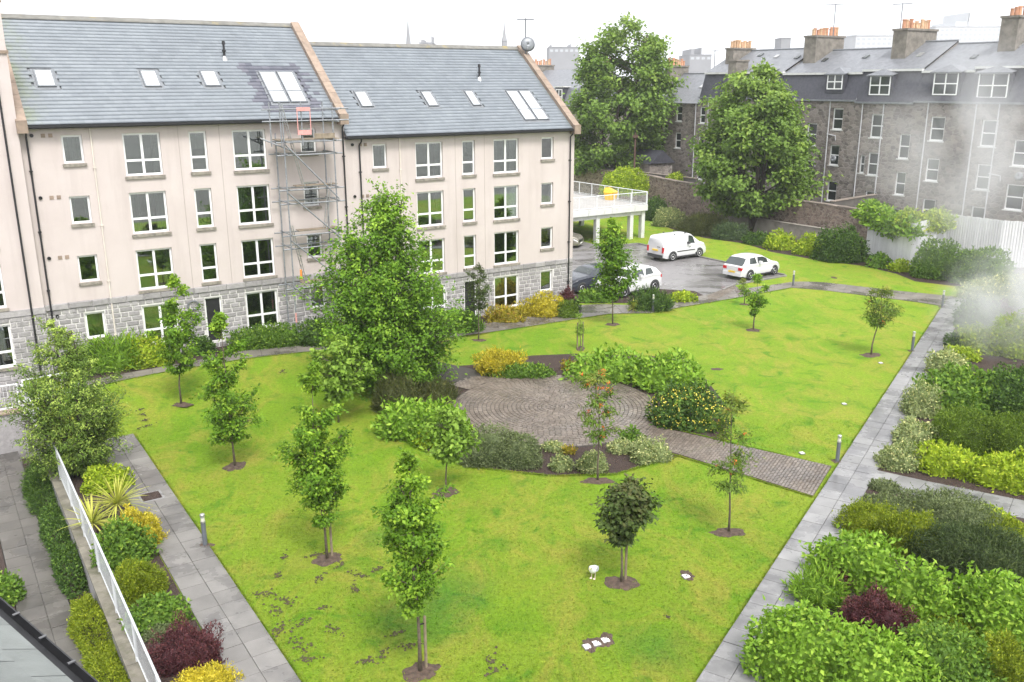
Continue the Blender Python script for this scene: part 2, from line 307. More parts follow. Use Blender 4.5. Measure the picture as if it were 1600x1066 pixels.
def slab_strip(name, left, right, mat, row=.6, cols=(0, .5, 1), dz=.035, limit=300, seed=1, piece='paving_slab'):
    """A path between two edge lines: a bed of joint sand and one slab object for each piece of paving."""
    rnd = random.Random(seed); Ln = resample(left, 200)[1]; n = max(2, int(round(Ln/row))); A, _ = resample(left, n); B, _ = resample(right, n)
    base = MB(); base.add([p+Vector((0, 0, .012)) for p in A]+[p+Vector((0, 0, .012)) for p in B], [(i, i+1, n+1+i+1, n+1+i) for i in range(n)])
    root = base.build(name, M['sand']); tag(root, kind='structure'); items = []
    for i in range(n):
        for c0, c1 in zip(cols, cols[1:]):
            q = [A[i].lerp(B[i], c0), A[i+1].lerp(B[i+1], c0), A[i+1].lerp(B[i+1], c1), A[i].lerp(B[i], c1)]
            c = (q[0]+q[1]+q[2]+q[3])/4; items.append((c, [p-c for p in q]))
    items.sort(key=lambda it: it[0].length)
    for c, q in items[:limit]:
        g = .992 - .006/max(.1, (q[0]-q[1]).length); h = dz+rnd.uniform(-.004, .004); tl = [rnd.uniform(-.003, .003) for _ in range(4)]
        m = MB(); vs = [(p.x*g, p.y*g, p.z+.0) for p in q]+[(p.x*g, p.y*g, p.z+h-.004+tl[j]) for j, p in enumerate(q)]+[(p.x*g*.975, p.y*g*.975, p.z+h+tl[j]) for j, p in enumerate(q)]
        fs = [(j, (j+1) % 4, 4+(j+1) % 4, 4+j) for j in range(4)]+[(4+j, 4+(j+1) % 4, 8+(j+1) % 4, 8+j) for j in range(4)]+[(8, 9, 10, 11)]
        m.add(vs, [f[::-1] for f in fs]); m.build(piece, mat, root, c)
    return root
def unit_block(seed, bulge=.12, inset=.09):                        # rock-faced block: x width, z height in -.5...5, y out to -1
    rnd = random.Random(seed); j = lambda: rnd.uniform(-.04, .04)
    v = [(-.5, 0, -.5), (.5, 0, -.5), (.5, 0, .5), (-.5, 0, .5), (-.5, -.75, -.5), (.5, -.75, -.5), (.5, -.75, .5), (-.5, -.75, .5)]
    i = .5-inset; v += [(-i+j(), -1-bulge*rnd.random(), -i+j()), (i+j(), -1-bulge*rnd.random(), -i+j()), (i+j(), -1-bulge*rnd.random(), i+j()), (-i+j(), -1-bulge*rnd.random(), i+j())]
    f = [(k, (k+1) % 4, 4+(k+1) % 4, 4+k) for k in range(4)]+[(4+k, 4+(k+1) % 4, 8+(k+1) % 4, 8+k) for k in range(4)]+[(8, 9, 10, 11)]
    return v, f
def unit_sett():
    v = [(sx*.5*k, sy*.5*k, z) for z, k in ((0, 1), (.8, 1), (1, .9)) for sx, sy in ((-1, -1), (1, -1), (1, 1), (-1, 1))]
    f = [(r*4+k, r*4+(k+1) % 4, r*4+4+(k+1) % 4, r*4+4+k) for r in range(2) for k in range(4)]+[(8, 9, 10, 11)]
    return v, f
def pieces(root, name, items, units, mat, mat_far, rest_name, limit=300, parent=None):
    """items: (location, turn, scale) in the root's frame. The nearest are objects sharing mesh data; the rest is one part of kind stuff."""
    rot = root.rotation_euler[2]; ca, sa = math.cos(rot), math.sin(rot); L = root.location
    def wd(p): return (Vector((L.x+p[0]*ca-p[1]*sa, L.y+p[0]*sa+p[1]*ca, L.z+p[2]))-Vector(CAM)).length
    items = sorted(items, key=lambda it: wd(it[0])); ms = []; parent = parent or root
    for v, f in units:
        ms.append(MB().add(v, f).mesh(name, mat))
    for k, (p, r, s) in enumerate(items[:limit]):
        o = bpy.data.objects.new(name, ms[k % len(ms)]); col.objects.link(o); o.parent = parent; o.location = p; o.rotation_euler = (0, 0, r); o.scale = s
    rest = items[limit:]
    if rest:
        m = MB()
        for k, (p, r, s) in enumerate(rest):
            v, f = units[k % len(units)]; c, d = math.cos(r), math.sin(r)
            m.add([(p[0]+x*s[0]*c-y*s[1]*d, p[1]+x*s[0]*d+y*s[1]*c, p[2]+z*s[2]) for x, y, z in v], f)
        o = m.build(rest_name, mat_far, parent); tag(o, kind='stuff')
# left garden path, right garden path, the path along the buildings, the far cross path and the path through the right bed
lp_l = [F(-26.4, -29), F(-26.4, -7.6)]; lp_r = [F(-25.2, -29), F(-25.15, -7.6)]
slab_strip('garden_path', lp_l, lp_r, M['slab_m'], .62, seed=2)
e1 = F(-18.24, -28.74); e2 = F(15.98, -12.53); dr = (e2-e1).normalized(); pr = Vector((dr.y, -dr.x, 0))
rp_l = [e1-dr*4, e2+dr*3.2]; rp_r = [p+pr*1.18 for p in rp_l]
slab_strip('side_path', rp_l, rp_r, M['slab'], .62, seed=3)
bo = px([(120, 612), (199, 593), (255, 582), (330, 570), (389, 560), (480, 550), (560, 544), (700, 528), (790, 516), (850, 507), (906, 498), (951, 491), (1019, 490), (1062, 481), (1150, 466), (1236, 450)])
bi = px([(110, 602), (192, 585), (255, 574), (330, 560), (380, 549), (480, 540), (560, 532), (690, 516), (780, 503), (850, 492), (895, 478), (940, 476), (1000, 478), (1050, 471), (1140, 455), (1240, 441)])
slab_strip('front_path', bo, bi, M['slab_w'], .75, seed=4)
slab_strip('far_path', px([(1236, 450), (1280, 453), (1430, 472), (1468, 478)]), px([(1240, 441), (1280, 441), (1392, 454), (1490, 464)]), M['slab_w'], .6, (0, .33, .66, 1), seed=5)
slab_strip('bed_path', px([(1352, 746), (1404, 770), (1574, 806), (1680, 830)]), px([(1366, 735), (1438, 751), (1568, 777), (1680, 800)]), M['slab'], .9, (0, 1), seed=6)
# lower lane beside the retaining wall
LZ = -.80
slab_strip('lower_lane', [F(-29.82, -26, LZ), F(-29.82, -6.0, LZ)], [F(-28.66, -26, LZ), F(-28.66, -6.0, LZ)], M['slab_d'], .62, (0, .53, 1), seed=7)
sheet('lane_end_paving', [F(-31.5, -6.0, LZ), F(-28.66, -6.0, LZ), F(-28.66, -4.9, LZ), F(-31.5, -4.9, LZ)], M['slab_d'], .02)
# planting beds
CX, CY, CR = 1.65, 32.85, 3.92
sheet('planting_bed', px([(590, 640), (612, 674), (660, 705), (740, 731), (860, 744), (960, 742), (1062, 713), (1130, 690), (1146, 650), (1105, 595), (1070, 560), (1000, 556), (900, 553), (830, 556), (745, 570), (690, 574), (620, 585)][::-1]), M['mulch'], .010)
sheet('planting_bed', [rp_r[0], rp_r[0]+pr*12+dr*2, rp_r[1]+pr*16+dr*6, rp_r[1]+dr*1.5][::1], M['mulch'], .008)
sheet('planting_bed', [F(-27.85, -29), F(-26.42, -29), F(-26.42, -5.0), F(-27.85, -5.0)], M['mulch'], .012)
sheet('lane_bed', [F(-28.64, -26, LZ), F(-28.2, -26, LZ), F(-28.2, -5.8, LZ), F(-28.64, -5.8, LZ)], M['mulch'], .03)
sheet('lane_bed', [F(-33, -26, LZ), F(-29.84, -26, LZ), F(-29.84, -6.0, LZ), F(-33, -6.0, LZ)], M['mulch'], .02)
def strip_sheet(name, outer, s_list, mat, dz):                      # bed between a path edge and a facade line
    A = [Vector(p) for p in outer]; B = [F(s, -.02, terrain(s, 0)) for s in s_list]
    o = MB().add([p+Vector((0, 0, dz)) for p in A+B], [(i, i+1, len(A)+i+1, len(A)+i) for i in range(len(A)-1)]).build(name, mat); tag(o, kind='structure')
strip_sheet('planting_bed', bi[:11], [-27.3, -24.7, -22.6, -20.6, -18.8, -15.6, -13.2, -9, -5.5, -2.6, 0], M['mulch'], .011)
sheet('planting_bed', px([(898, 474), (940, 474), (1000, 474), (1060, 468), (1102, 463), (1085, 455), (1030, 452), (960, 448), (900, 444)]), M['mulch'], .014)
sheet('planting_bed', px([(1000, 338), (1050, 358), (1100, 372), (1165, 381), (1205, 394), (1280, 407), (1350, 416), (1400, 428), (1430, 440), (1515, 450), (1560, 452)])+[F(28.4, -13), F(28.4, 32)], M['mulch'], .009)
# brick circle and the brick paths that lead to it
circle = empty('brick_circle', (CX, CY, 0), 0, kind='structure')
MB().prism([(4.0*math.cos(2*PI*i/64), 4.0*math.sin(2*PI*i/64)) for i in range(64)], .012, .022).build('joint_bed', M['sand'], circle)
it = []
rings = [.12+.163*k for k in range(24)]
for r in rings:
    n = max(6, int(2*PI*r/.205)); off = random.random()*6
    for i in range(n):
        a = off+2*PI*i/n; it.append(((r*math.cos(a), r*math.sin(a), .018), a+random.uniform(-.02, .02), (.145, min(.2, 2*PI*r/n-.016), .026+random.uniform(-.003, .003))))
pieces(circle, 'brick', it, [unit_sett()], M['sett'], M['sett_far'], 'far_bricks')
def brick_path(name, A, B, C, D, skip=None):                        # running bond between edge A-B and edge D-C
    A, B, C, D = [Vector(p) for p in (A, B, C, D)]; root = empty(name, (A.x, A.y, 0), 0, kind='structure')
    MB().add([p-Vector((A.x, A.y, 0))+Vector((0, 0, .014)) for p in (A, B, C, D)], [(3, 2, 1, 0)]).build('joint_bed', M['sand'], root)
    L = ((B-A).length+(C-D).length)/2; Wd = ((D-A).length+(C-B).length)/2; nr = int(L/.105); nc = max(3, int(Wd/.205)); it = []
    for i in range(nr):
        for j in range(nc+1):
            v = (i+.5)/nr; lo, hi = ((j-.5)/nc, (j+.5)/nc) if i % 2 else (j/nc, (j+1)/nc); lo, hi = max(0, lo), min(1, hi)
            if hi-lo < .15/nc: continue
            p = A.lerp(B, v).lerp(D.lerp(C, v), (lo+hi)/2)
            if skip and skip(p): continue
            d = D.lerp(C, v)-A.lerp(B, v); it.append(((p.x-A.x, p.y-A.y, .018), math.atan2(d.y, d.x), (d.length*(hi-lo)-.014, L/nr-.014, .026+random.uniform(-.003, .003))))
    pieces(root, 'brick', it, [unit_sett()], M['sett'], M['sett_far'], 'far_bricks')
inside = lambda p: (p.x-CX)**2+(p.y-CY)**2 < 3.97**2
brick_path('brick_path', (3.6, 31.9, 0), (10.35, 27.2, 0), (9.05, 25.0, 0), (3.0, 30.6, 0), inside)
brick_path('brick_path', G(640, 556), (.2, 36.4, 0), (-1.3, 34.6, 0), G(628, 583), inside)
# car park, kerbs and the ground under the deck
cp = [F(s, t) for s, t in ((15.75, -1.8), (15.75, 12.5), (14.7, 12.55), (13.6, 12.6), (10.5, 12.7), (.3, 12.8), (.3, -.6), (2.5, -1.0), (5, -2.1), (7.4, -3.3), (11.0, -1.85))]
sheet('car_park', cp, M['asphalt'], .012)
sheet('car_park', [F(-14, 13.3), F(13.0, 13.3), F(13.0, 31), F(-14, 31)], M['asphalt'], .014)
def kerb(name, pts, w=.12, h=.11):
    m = MB()
    for a, b in zip(pts, pts[1:]):
        d = b-a; L = d.length; n = max(1, int(L/.9)); d.normalize(); q = Vector((-d.y, d.x, 0))*w
        for i in range(n):
            p0 = a+d*(L*i/n+.006); p1 = a+d*(L*(i+1)/n-.006)
            m.add([(p.x, p.y, z) for z in (0, h) for p in (p0, p1, p1+q, p0+q)], CUBEF)
    o = m.build(name, M['kerb']); tag(o, kind='structure')
kerb('kerb', [F(15.75, -1.8), F(15.75, 12.5), F(14.7, 12.62), F(10.5, 12.75), F(2, 12.85)][::-1])
kerb('kerb', [F(15.75, -1.9), F(11.0, -1.95), F(9.3, -2.6)], h=.09)
brick_path('brick_ramp', F(6.2, -4.6), F(10.4, -2.9), F(11.0, -1.95), F(7.5, -3.25))
def soil_ring(p, r, seed, high=.045):
    rnd = random.Random(seed); n = 26; m = MB(); f1, f2, f3 = rnd.uniform(0, 6), rnd.uniform(0, 6), rnd.uniform(.75, 1.25)
    ph = [1+.16*math.sin(2*2*PI*i/n+f1)+.10*math.sin(5*2*PI*i/n+f2)+rnd.uniform(-.12, .12) for i in range(n)]
    rim = [(p.x+r*f3*ph[i]*math.cos(2*PI*i/n), p.y+r/f3*ph[i]*math.sin(2*PI*i/n), p.z+.005) for i in range(n)]; mid = [(p.x+.62*r*f3*ph[i]*math.cos(2*PI*i/n), p.y+.62*r/f3*ph[i]*math.sin(2*PI*i/n), p.z+high*rnd.uniform(.4, 1.1)) for i in range(n)]
    m.add(rim+mid+[(p.x, p.y, p.z+high)], [(i, (i+1) % n, n+(i+1) % n, n+i) for i in range(n)]+[(n+i, n+(i+1) % n, 2*n) for i in range(n)])
    m.build('soil_patch', M['soil'], lawn)
# ------------------------------------------------------------ apartment blocks
BLOCKS = [unit_block(i) for i in range(5)]
def open_wall(m, x0, x1, z0, z1, opens, y=0., reveal=.14):
    """Wall sheet in the x,z plane facing -y with rectangular openings and their reveals."""
    xs = sorted({x0, x1}|{min(max(v, x0), x1) for o in opens for v in o[:2]}); zs = sorted({z0, z1}|{min(max(v, z0), z1) for o in opens for v in o[2:4]})
    for a, b in zip(xs, xs[1:]):
        for c, d in zip(zs, zs[1:]):
            xm, zm = (a+b)/2, (c+d)/2
            if any(o[0] < xm < o[1] and o[2] < zm < o[3] for o in opens): continue
            m.add([(a, y, c), (b, y, c), (b, y, d), (a, y, d)], [(0, 1, 2, 3)])
    for a, b, c, d in [o[:4] for o in opens]:
        if d <= z0 or c >= z1: continue
        r = y+reveal; m.add([(a, y, c), (b, y, c), (b, y, d), (a, y, d), (a, r, c), (b, r, c), (b, r, d), (a, r, d)], [(0, 4, 5, 1), (1, 5, 6, 2), (2, 6, 7, 3), (3, 7, 4, 0)])
def window(root, a, b, c, d, kind, y=.10, curtain=None, frame=None, glass=None, sill=True, fw=.075, tr=.36):
    """White framed window: frame part with panes, sill and curtains as sub-parts."""
    m = MB(); cz = c+(d-c)*tr
    def fr(x0, x1, z0, z1, w, y0, y1): m.box(x0, x1, y0, y1, z0, z0+w).box(x0, x1, y0, y1, z1-w, z1).box(x0, x0+w, y0, y1, z0+w, z1-w).box(x1-w, x1, y0, y1, z0+w, z1-w)
    fr(a+.004, b-.004, c+.004, d-.004, fw, y, y+.07); cells = []
    xm = (a+b)/2
    if kind == 4:
        m.box(xm-.05, xm+.05, y-.004, y+.066, c+fw, d-fw).box(a+fw, xm-.05, y-.003, y+.065, cz-.045, cz+.045).box(xm+.05, b-fw, y-.003, y+.065, cz-.045, cz+.045)
        cells = [(a+fw, xm-.05, c+fw, cz-.045), (xm+.05, b-fw, c+fw, cz-.045), (a+fw, xm-.05, cz+.045, d-fw), (xm+.05, b-fw, cz+.045, d-fw)]
    elif kind == 2:
        m.box(a+fw, b-fw, y-.003, y+.065, cz-.045, cz+.045); cells = [(a+fw, b-fw, c+fw, cz-.045), (a+fw, b-fw, cz+.045, d-fw)]
    else: cells = [(a+fw, b-fw, c+fw, d-fw)]
    w = m.build('window', frame or M['upvc'], root)
    for q in cells: MB().box(q[0]-.003, q[1]+.003, y+.030, y+.042, q[2]-.003, q[3]+.003).build('pane', glass or M['glass'], w)
    if sill: MB().box(a-.06, b+.06, -.075, y+.02, c-.13, c-.012).build('sill', M['sill'], w)
    if curtain:
        for x0, x1, z0, mm in curtain:
            cm = MB(); n = 14; P = [(x0+(x1-x0)*i/n, y+.16+.03*math.sin(i*2.1)) for i in range(n+1)]
            cm.add([(p[0], p[1], z) for z in (z0, d-.03) for p in P], [(i, i+1, n+2+i, n+1+i) for i in range(n)]); cm.build('curtain', mm, w)
    return w
ZROW = [2.01, 4.42, 6.83, 9.23]
def apartment(label, s0, s1, zo, cols, sky_px, vent_px, pipes, seed, base_z=0., skews=('r',), mossy=(0, 0), new_rect=None, curt={}):
    rnd = random.Random(seed); root = empty('apartment_block', F(s0, 0, 0), TH, label, 'apartment block'); Wd = s1-s0; D = 10.4
    EV, RD, RT, BAND = 9.66+zo, 13.92+zo, 5.2, 2.55+zo
    opens = []
    for (kind, a, b, h) in cols:
        for r, zt in enumerate(ZROW):
            hh = h; k = kind
            if r == 0 and kind == 2: k = 'door'; hh = zt-.02
            opens.append((a-s0, b-s0, zt+zo-hh, zt+zo, k, r))
    up = MB(); open_wall(up, 0, Wd, BAND, EV+.12, [o for o in opens if o[3] > BAND]); 
    up.add([(Wd, 0, BAND-3), (Wd, D, BAND-3), (Wd, D, EV), (Wd, RT, RD+.1), (Wd, 0, EV+.12)], [(0, 1, 2, 3, 4)]); up.add([(0, 0, BAND-3), (0, D, BAND-3), (0, D, EV), (0, RT, RD+.1), (0, 0, EV+.12)], [(4, 3, 2, 1, 0)])
    up.add([(0, D, -1), (Wd, D, -1), (Wd, D, EV), (0, D, EV)], [(3, 2, 1, 0)]); up.build('wall', M['harl'], root)
    lo = MB(); open_wall(lo, 0, Wd, -1.0, BAND, [o for o in opens if o[3] < BAND], y=.012); basew = lo.build('base_wall', M['mortar'], root)
    inn = MB(); inn.box(.1, Wd-.1, 1.7, 1.8, -.9, EV)                                  # rooms behind the windows
    for zt in ZROW: inn.box(.1, Wd-.1, .2, 1.7, zt+zo+.16, zt+zo+.30)
    for x in [o[1]+.35 for o in opens if o[5] == 1]+[.1]: inn.box(x, x+.08, .2, 1.7, -.9, EV)
    inn.build('room', M['interior'], root)
    # rock-faced blocks on the ground storey
    it = []; ch = .213; nco = int((BAND-.26+1.0)/ch)
    for i in range(nco):
        z0 = BAND-.26-ch*(i+1)
        if z0 < base_z-.35: break
        x = -rnd.uniform(0, .4)
        while x < Wd:
            L = rnd.choice((.40, .46, .46, .52, .30)); a, b = max(0.0, x), min(Wd, x+L); x += L
            for o in [o for o in opens if o[3] < BAND and o[2] < z0+ch*.8 and o[3] > z0+ch*.2]:
                if a >= o[0]-.02 and b <= o[1]+.02: b = a
                elif a < o[0] < b: b = min(b, o[0]-.02)
                elif a < o[1] < b: a = max(a, o[1]+.02)
            if b-a > .1: it.append((((a+b)/2, .012, z0+ch/2), 0, (b-a-.048, .030+rnd.uniform(-.006, .008), ch-.045)))
    pieces(root, 'stone_block', it, BLOCKS, M['block'], M['block_far'], 'far_stone_blocks', parent=basew)
    it = []; x = 0
    while x < Wd-.05:
        L = min(rnd.uniform(.55, .95), Wd-x); it.append(((x+L/2, .0, BAND-.13), 0, (L-.012, .062, .25))); x += L
    pieces(root, 'string_course_block', it, BLOCKS, M['block'], M['block_far'], 'far_course', parent=basew)
    # windows and the entrance door
    for k, (a, b, c, d, kind, r) in enumerate(opens):
        if kind == 'door':
            m = MB(); m.box(a+.004, a+.06, .10, .17, c, d-.004).box(b-.06, b-.004, .10, .17, c, d-.004).box(a+.06, b-.06, .10, .17, d-.06, d-.004); dr_ = m.build('door', M['upvc'], root)
            MB().box(a+.06, b-.06, .115, .15, c, d-.06).build('leaf', M['black'], dr_); MB().box(b-.14, b-.11, .085, .115, c+.8, c+1.25).build('handle', M['metal_l'], dr_)
            continue
        cu = curt.get((kind_col(cols, a+s0), r), rnd.choice(('r', 'c', 'h', None, None)) if r else None); cl = None
        if cu == 'c': cl = [(a+.02, a+(b-a)*rnd.uniform(.24, .34), c+.03, M['curtain']), (b-(b-a)*rnd.uniform(.2, .3), b-.02, c+.03, M['curtain'])]
        elif cu == 'r': cl = [(b-(b-a)*.22, b-.02, c+.03, M['curtain'])]
        elif cu == 'b': cl = [(a+.02, b-.02, c+.03, M['blind'])]
        elif cu == 'h': cl = [(a+.02, b-.02, c+(d-c)*.55, M['blind'])]
        window(root, a, b, c, d, kind, curtain=cl)
    # roof: slates in courses, ridge, skews, gutter, skylights
    ln = math.hypot(RT+.28, RD-EV); ty, tz = (RT+.28)/ln, (RD-EV)/ln; ny, nz = -tz, ty
    def rp(x, d, h=0.): return (x, -.28+ty*d+ny*h, EV+tz*d+nz*h)
    def roof_px(x, y):
        nrm = np.array(N*ny+np.array([0, 0, nz])); Q = np.array(F(s0, -.28, EV)); p = on_plane(x, y, Q, nrm); s, t = ST(p); return s-s0, (t+.28)/ty
    skys = []
    for (x0, y0, x1, y1, dbl) in sky_px:
        a, d1 = roof_px(x0, y0); b, d0 = roof_px(x1, y1); skys.append((a, b, d0, d1, dbl))
    sk = MB(); sk.add([rp(0, 0, -.05), rp(Wd, 0, -.05), rp(Wd, ln, -.05), rp(0, ln, -.05)], [(0, 1, 2, 3)]); sk.add([rp(0, ln, -.05), rp(Wd, ln, -.05), (Wd, 2*RT+.28, EV-.05), (0, 2*RT+.28, EV-.05)], [(0, 1, 2, 3)])
    roof = sk.build('roof', M['lead'], root); V = []; T = []; NW = []; MS = []; ex = .232; nc = int(ln/ex)+1; tw = .30
    for i in range(nc):
        d0 = i*ex; d1 = min(ln, d0+ex+.02); x = -(tw/2 if i % 2 else 0)
        while x < Wd:
            a, b = max(.0, x)+.002, min(Wd, x+tw)-.002; x += tw
            if b-a < .03: continue
            if any(q[0]-.06 < (a+b)/2 < q[1]+.06 and q[2]-.05 < d0+.12 < q[3]+.05 for q in skys): continue
            h0 = .026+rnd.uniform(0, .006); h1 = .0; k = len(V); V += [rp(a, d0, -.006), rp(b, d0, -.006), rp(a, d0, h0), rp(b, d0, h0), rp(b, d1, h1), rp(a, d1, h1)]; T += [(k, k+1, k+3, k+2), (k+2, k+3, k+4, k+5)]
            nw = 0.
            if new_rect:
                q = skys[-1]; jj = .62 if (i//1) % 2 else .38
                if q[0]-jj-rnd.choice((0, 0, .3)) < (a+b)/2 < q[1]+jj+rnd.choice((0, 0, .3)) and q[2]-.75 < d0 < q[3]+.42+rnd.choice((0, .25)) and rnd.random() < .96: nw = 1.
            mo = max(0, 1-(a+b)/2/1.3)*mossy[0]+max(0, 1-(Wd-(a+b)/2)/.6)*mossy[1]; NW += [nw]*6; MS += [mo]*6
    me = np_mesh('slates', np.array(V), np.array(T), M['roof'], {'new': np.array(NW), 'moss': np.array(MS)}); so_ = link('slates', me, roof); tag(so_, kind='stuff')
    MB().prism_x([(RT-.22, RD-.10), (RT-.20, RD-.05), (RT, RD+.10), (RT+.20, RD-.05), (RT+.22, RD-.10)], 0, Wd).build('ridge', M['lichen'], roof)
    g = MB(); g.prism_x([(-.42, EV-.02), (-.42, EV-.11), (-.30, EV-.13), (-.29, EV-.02), (-.305, EV-.02), (-.31, EV-.11), (-.405, EV-.095), (-.405, EV-.02)], .0, Wd).box(0, Wd, -.285, .0, EV-.16, EV-.05); g.build('gutter', M['black'], root)
    for side in skews:
        x0, x1 = (Wd-.34, Wd+.06) if side == 'r' else (-.04, .34); n = 9
        for i in range(n):
            a, b = ln*i/n+.01, ln*(i+1)/n-.004; m = MB(); m.add([rp(x0, a, 0), rp(x1, a, 0), rp(x1, b, 0), rp(x0, b, 0), rp(x0, a, .20), rp(x1, a, .20), rp(x1, b, .20), rp(x0, b, .20)], CUBEF); m.build('coping_stone', M['stone'], roof)
        MB().box(x0-.0, x1+.0, -.50, -.02, EV-.30, EV+.18).build('skew_stone', M['stone'], root)
    for (a, b, d0, d1, dbl) in skys:
        def rb(m, xa, xb, da, db, h0, h1): m.add([rp(xa, da, h0), rp(xb, da, h0), rp(xb, db, h0), rp(xa, db, h0), rp(xa, da, h1), rp(xb, da, h1), rp(xb, db, h1), rp(xa, db, h1)], CUBEF)
        fl = MB(); rb(fl, a-.10, b+.10, d0-.16, d1+.08, -.02, .022); s_ = fl.build('skylight', M['lead'], roof)
        cols_ = [(a, (a+b)/2-.03), ((a+b)/2+.03, b)] if dbl else [(a, b)]
        for xa, xb in cols_:
            m = MB(); w = .06; rb(m, xa, xb, d0, d0+w, 0, .085); rb(m, xa, xb, d1-w, d1, 0, .085); rb(m, xa, xa+w, d0+w, d1-w, 0, .085); rb(m, xb-w, xb, d0+w, d1-w, 0, .085)
            segs = [(d0+w, d1-w)]
            if dbl: dm = d0+(d1-d0)*.36; rb(m, xa+w, xb-w, dm-.03, dm+.03, 0, .083); segs = [(d0+w, dm-.03), (dm+.03, d1-w)]
            m.build('frame', M['lead'], s_)
            for da, db in segs:
                p = MB(); rb(p, xa+w-.003, xb-w+.003, da-.003, db+.003, .045, .06); p.build('pane', M['sky_pane'], s_)
    for (x, y) in vent_px:
        a, d = roof_px(x, y); p = Vector(rp(a, d, 0)); m = MB(); m.tube(p-Vector((0, 0, .1)), p+Vector((0, 0, .62)), .055, .05, 10); m.tube(p+Vector((0, 0, .30)), p+Vector((0, 0, .38)), .09, .09, 10); m.tube(p+Vector((0, 0, .62)), p+Vector((0, 0, .78)), .085, .06, 10); m.build('roof_vent', M['black'], roof)
        MB().tube(p-Vector((0, 0, .12)), p+Vector((0, 0, .12)), .17, .07, 10).build('vent_flashing', M['metal_l'], roof)
    for (s, zt, zb, kind) in pipes:
        x = s-s0; m = MB()
        if kind == 'k': m.path([(x, -.36, EV-.12), (x, -.34, EV-.25), (x, -.085, EV-.45), (x, -.085, zb)], [.038]*4, 8)
        else: m.path([(x, -.03, EV-.14), (x, -.03, zb)], [.035]*2, 8)
        for i in range(4): z = zb+(EV-.6-zb)*(i+.5)/4; m.box(x-.06, x+.06, -.13 if kind == 'k' else -.075, 0, z, z+.05)
        m.build('downpipe', M['black'] if kind == 'k' else M['pipe_w'], root)
    for xj in ((cols[1][2]+cols[2][1])/2+.15-s0, (cols[2][2]+cols[3][1])/2-s0): MB().box(xj-.012, xj+.012, -.004, .0, BAND, EV-.16).build('movement_joint', M['joint'], root)
    a0 = cols[0][1]-s0
    for r, zt in enumerate(ZROW):                                     # round flue and two small grilles beside the first window column
        z = zt+zo+.02; MB().lathe([(.07, -.02), (.07, .05), (.045, .05), (.045, .01)], n=12).build('flue', M['black'], root, (a0-1.02, 0, z)).rotation_euler = (PI/2, 0, 0)
        for dx in (.62, .36): MB().box(a0-dx-.075, a0-dx+.075, -.02, .005, z-.09, z+.06).box(a0-dx-.03, a0-dx+.03, -.027, -.02, z-.045, z+.015).build('air_grille', M['stone'] if r else M['block'], root)
    return root
def kind_col(cols, a): return 'ABCDE'[min(range(len(cols)), key=lambda i: abs(cols[i][1]-a))]
t_ = NT('skylight_pane'); M['sky_pane'] = t_.done(t_.bsdf((.62, .65, .67), .08, None, .8))
M['joint'] = mk('joint_seal', (.36, .31, .285), .8, .1, 3)
C1 = [(1, -25.23, -24.47, 1.10), (4, -22.97, -21.50, 1.72), (2, -20.33, -19.60, 1.68), (4, -18.50, -17.03, 1.72), (1, -15.44, -14.69, 1.12)]
C2 = [(1, -11.92, -11.18, 1.12), (4, -9.65, -8.14, 1.74), (2, -7.01, -6.27, 1.70), (4, -5.16, -3.61, 1.74), (1, -2.15, -1.36, 1.14)]
blk1 = apartment('pale four storey apartment block behind the scaffold, taller slate roof', -26.72, -13.32, .84, C1,
    [(51, 110, 89, 137, 0), (217, 111, 253, 137, 0), (311, 112, 346, 136, 0), (403, 113, 481, 161, 1)], [(351, 92)],
    [(-26.45, 0, .4, 'k'), (-24.15, 0, .6, 'w'), (-13.42, 0, .5, 'k')], 11, .5, ('l', 'r'), (1., 0), (8.0, 10.9, 1.2, 4.3),
    {('A', 3): 'b', ('B', 2): 'c', ('B', 1): 'r', ('D', 3): 'r', ('D', 2): 'c', ('B', 0): 'b', ('D', 0): 'b', ('A', 0): 'b', ('E', 1): 'h', ('E', 0): 'h'})
blk2 = apartment('pale four storey apartment block beside the car park, lower slate roof', -13.32, 0.02, .0, C2,
    [(552, 144, 584, 168, 0), (656, 144, 686, 167, 0), (724, 143, 752, 166, 0), (789, 143, 858, 188, 1)], [(749, 124)],
    [(-12.62, 0, .2, 'k'), (-10.5, 0, .2, 'w'), (-.30, 0, .1, 'k')], 12, 0., ('r',), (0, .5), None,
    {('D', 3): 'c', ('B', 2): 'r', ('D', 0): 'c', ('E', 0): 'r', ('C', 3): 'h'})
# projecting end of the same terrace at the left edge of the view
wing = empty('apartment_wing', F(-32.5, -.30, 0), TH, 'projecting pale wall of flats at the left edge, black downpipe on it', 'apartment block')
wo = [(3.05, 4.50, z+.84-1.72, z+.84) for z in ZROW]; m = MB(); open_wall(m, 0, 5.79, 3.39, 14.9, [o for o in wo if o[3] > 3.4]); m.add([(5.79, 0, -1), (5.79, .30, -1), (5.79, .30, 14.9), (5.79, 0, 14.9)], [(0, 1, 2, 3)]); m.build('wall', M['harl'], wing)
m = MB(); open_wall(m, 0, 5.79, -1, 3.39, [o for o in wo if o[3] < 3.4], y=.012); wb = m.build('base_wall', M['mortar'], wing); it = []
for i in range(17):
    x = 2.2-(.23 if i % 2 else 0); z0 = 3.13-.213*(i+1)
    while x < 5.78:
        a, b = max(2.2, x), min(5.78, x+.46); x += .46
        if z0 > wo[0][2]-.15 and z0+.1 < wo[0][3] and a < 4.5 and b > 3.05: 
            if a < 3.05: b = 3.03
            elif b > 4.5: a = 4.52
            else: continue
        if b-a > .08: it.append((((a+b)/2, .012, z0+.107), 0, (b-a-.035, .032, .178)))
pieces(wing, 'stone_block', it, BLOCKS, M['block'], M['block_far'], 'far_stone_blocks', parent=wb)
m = MB(); m.box(0, 5.81, -.055, .01, 3.14, 3.39).build('string_course', M['block'], wing)
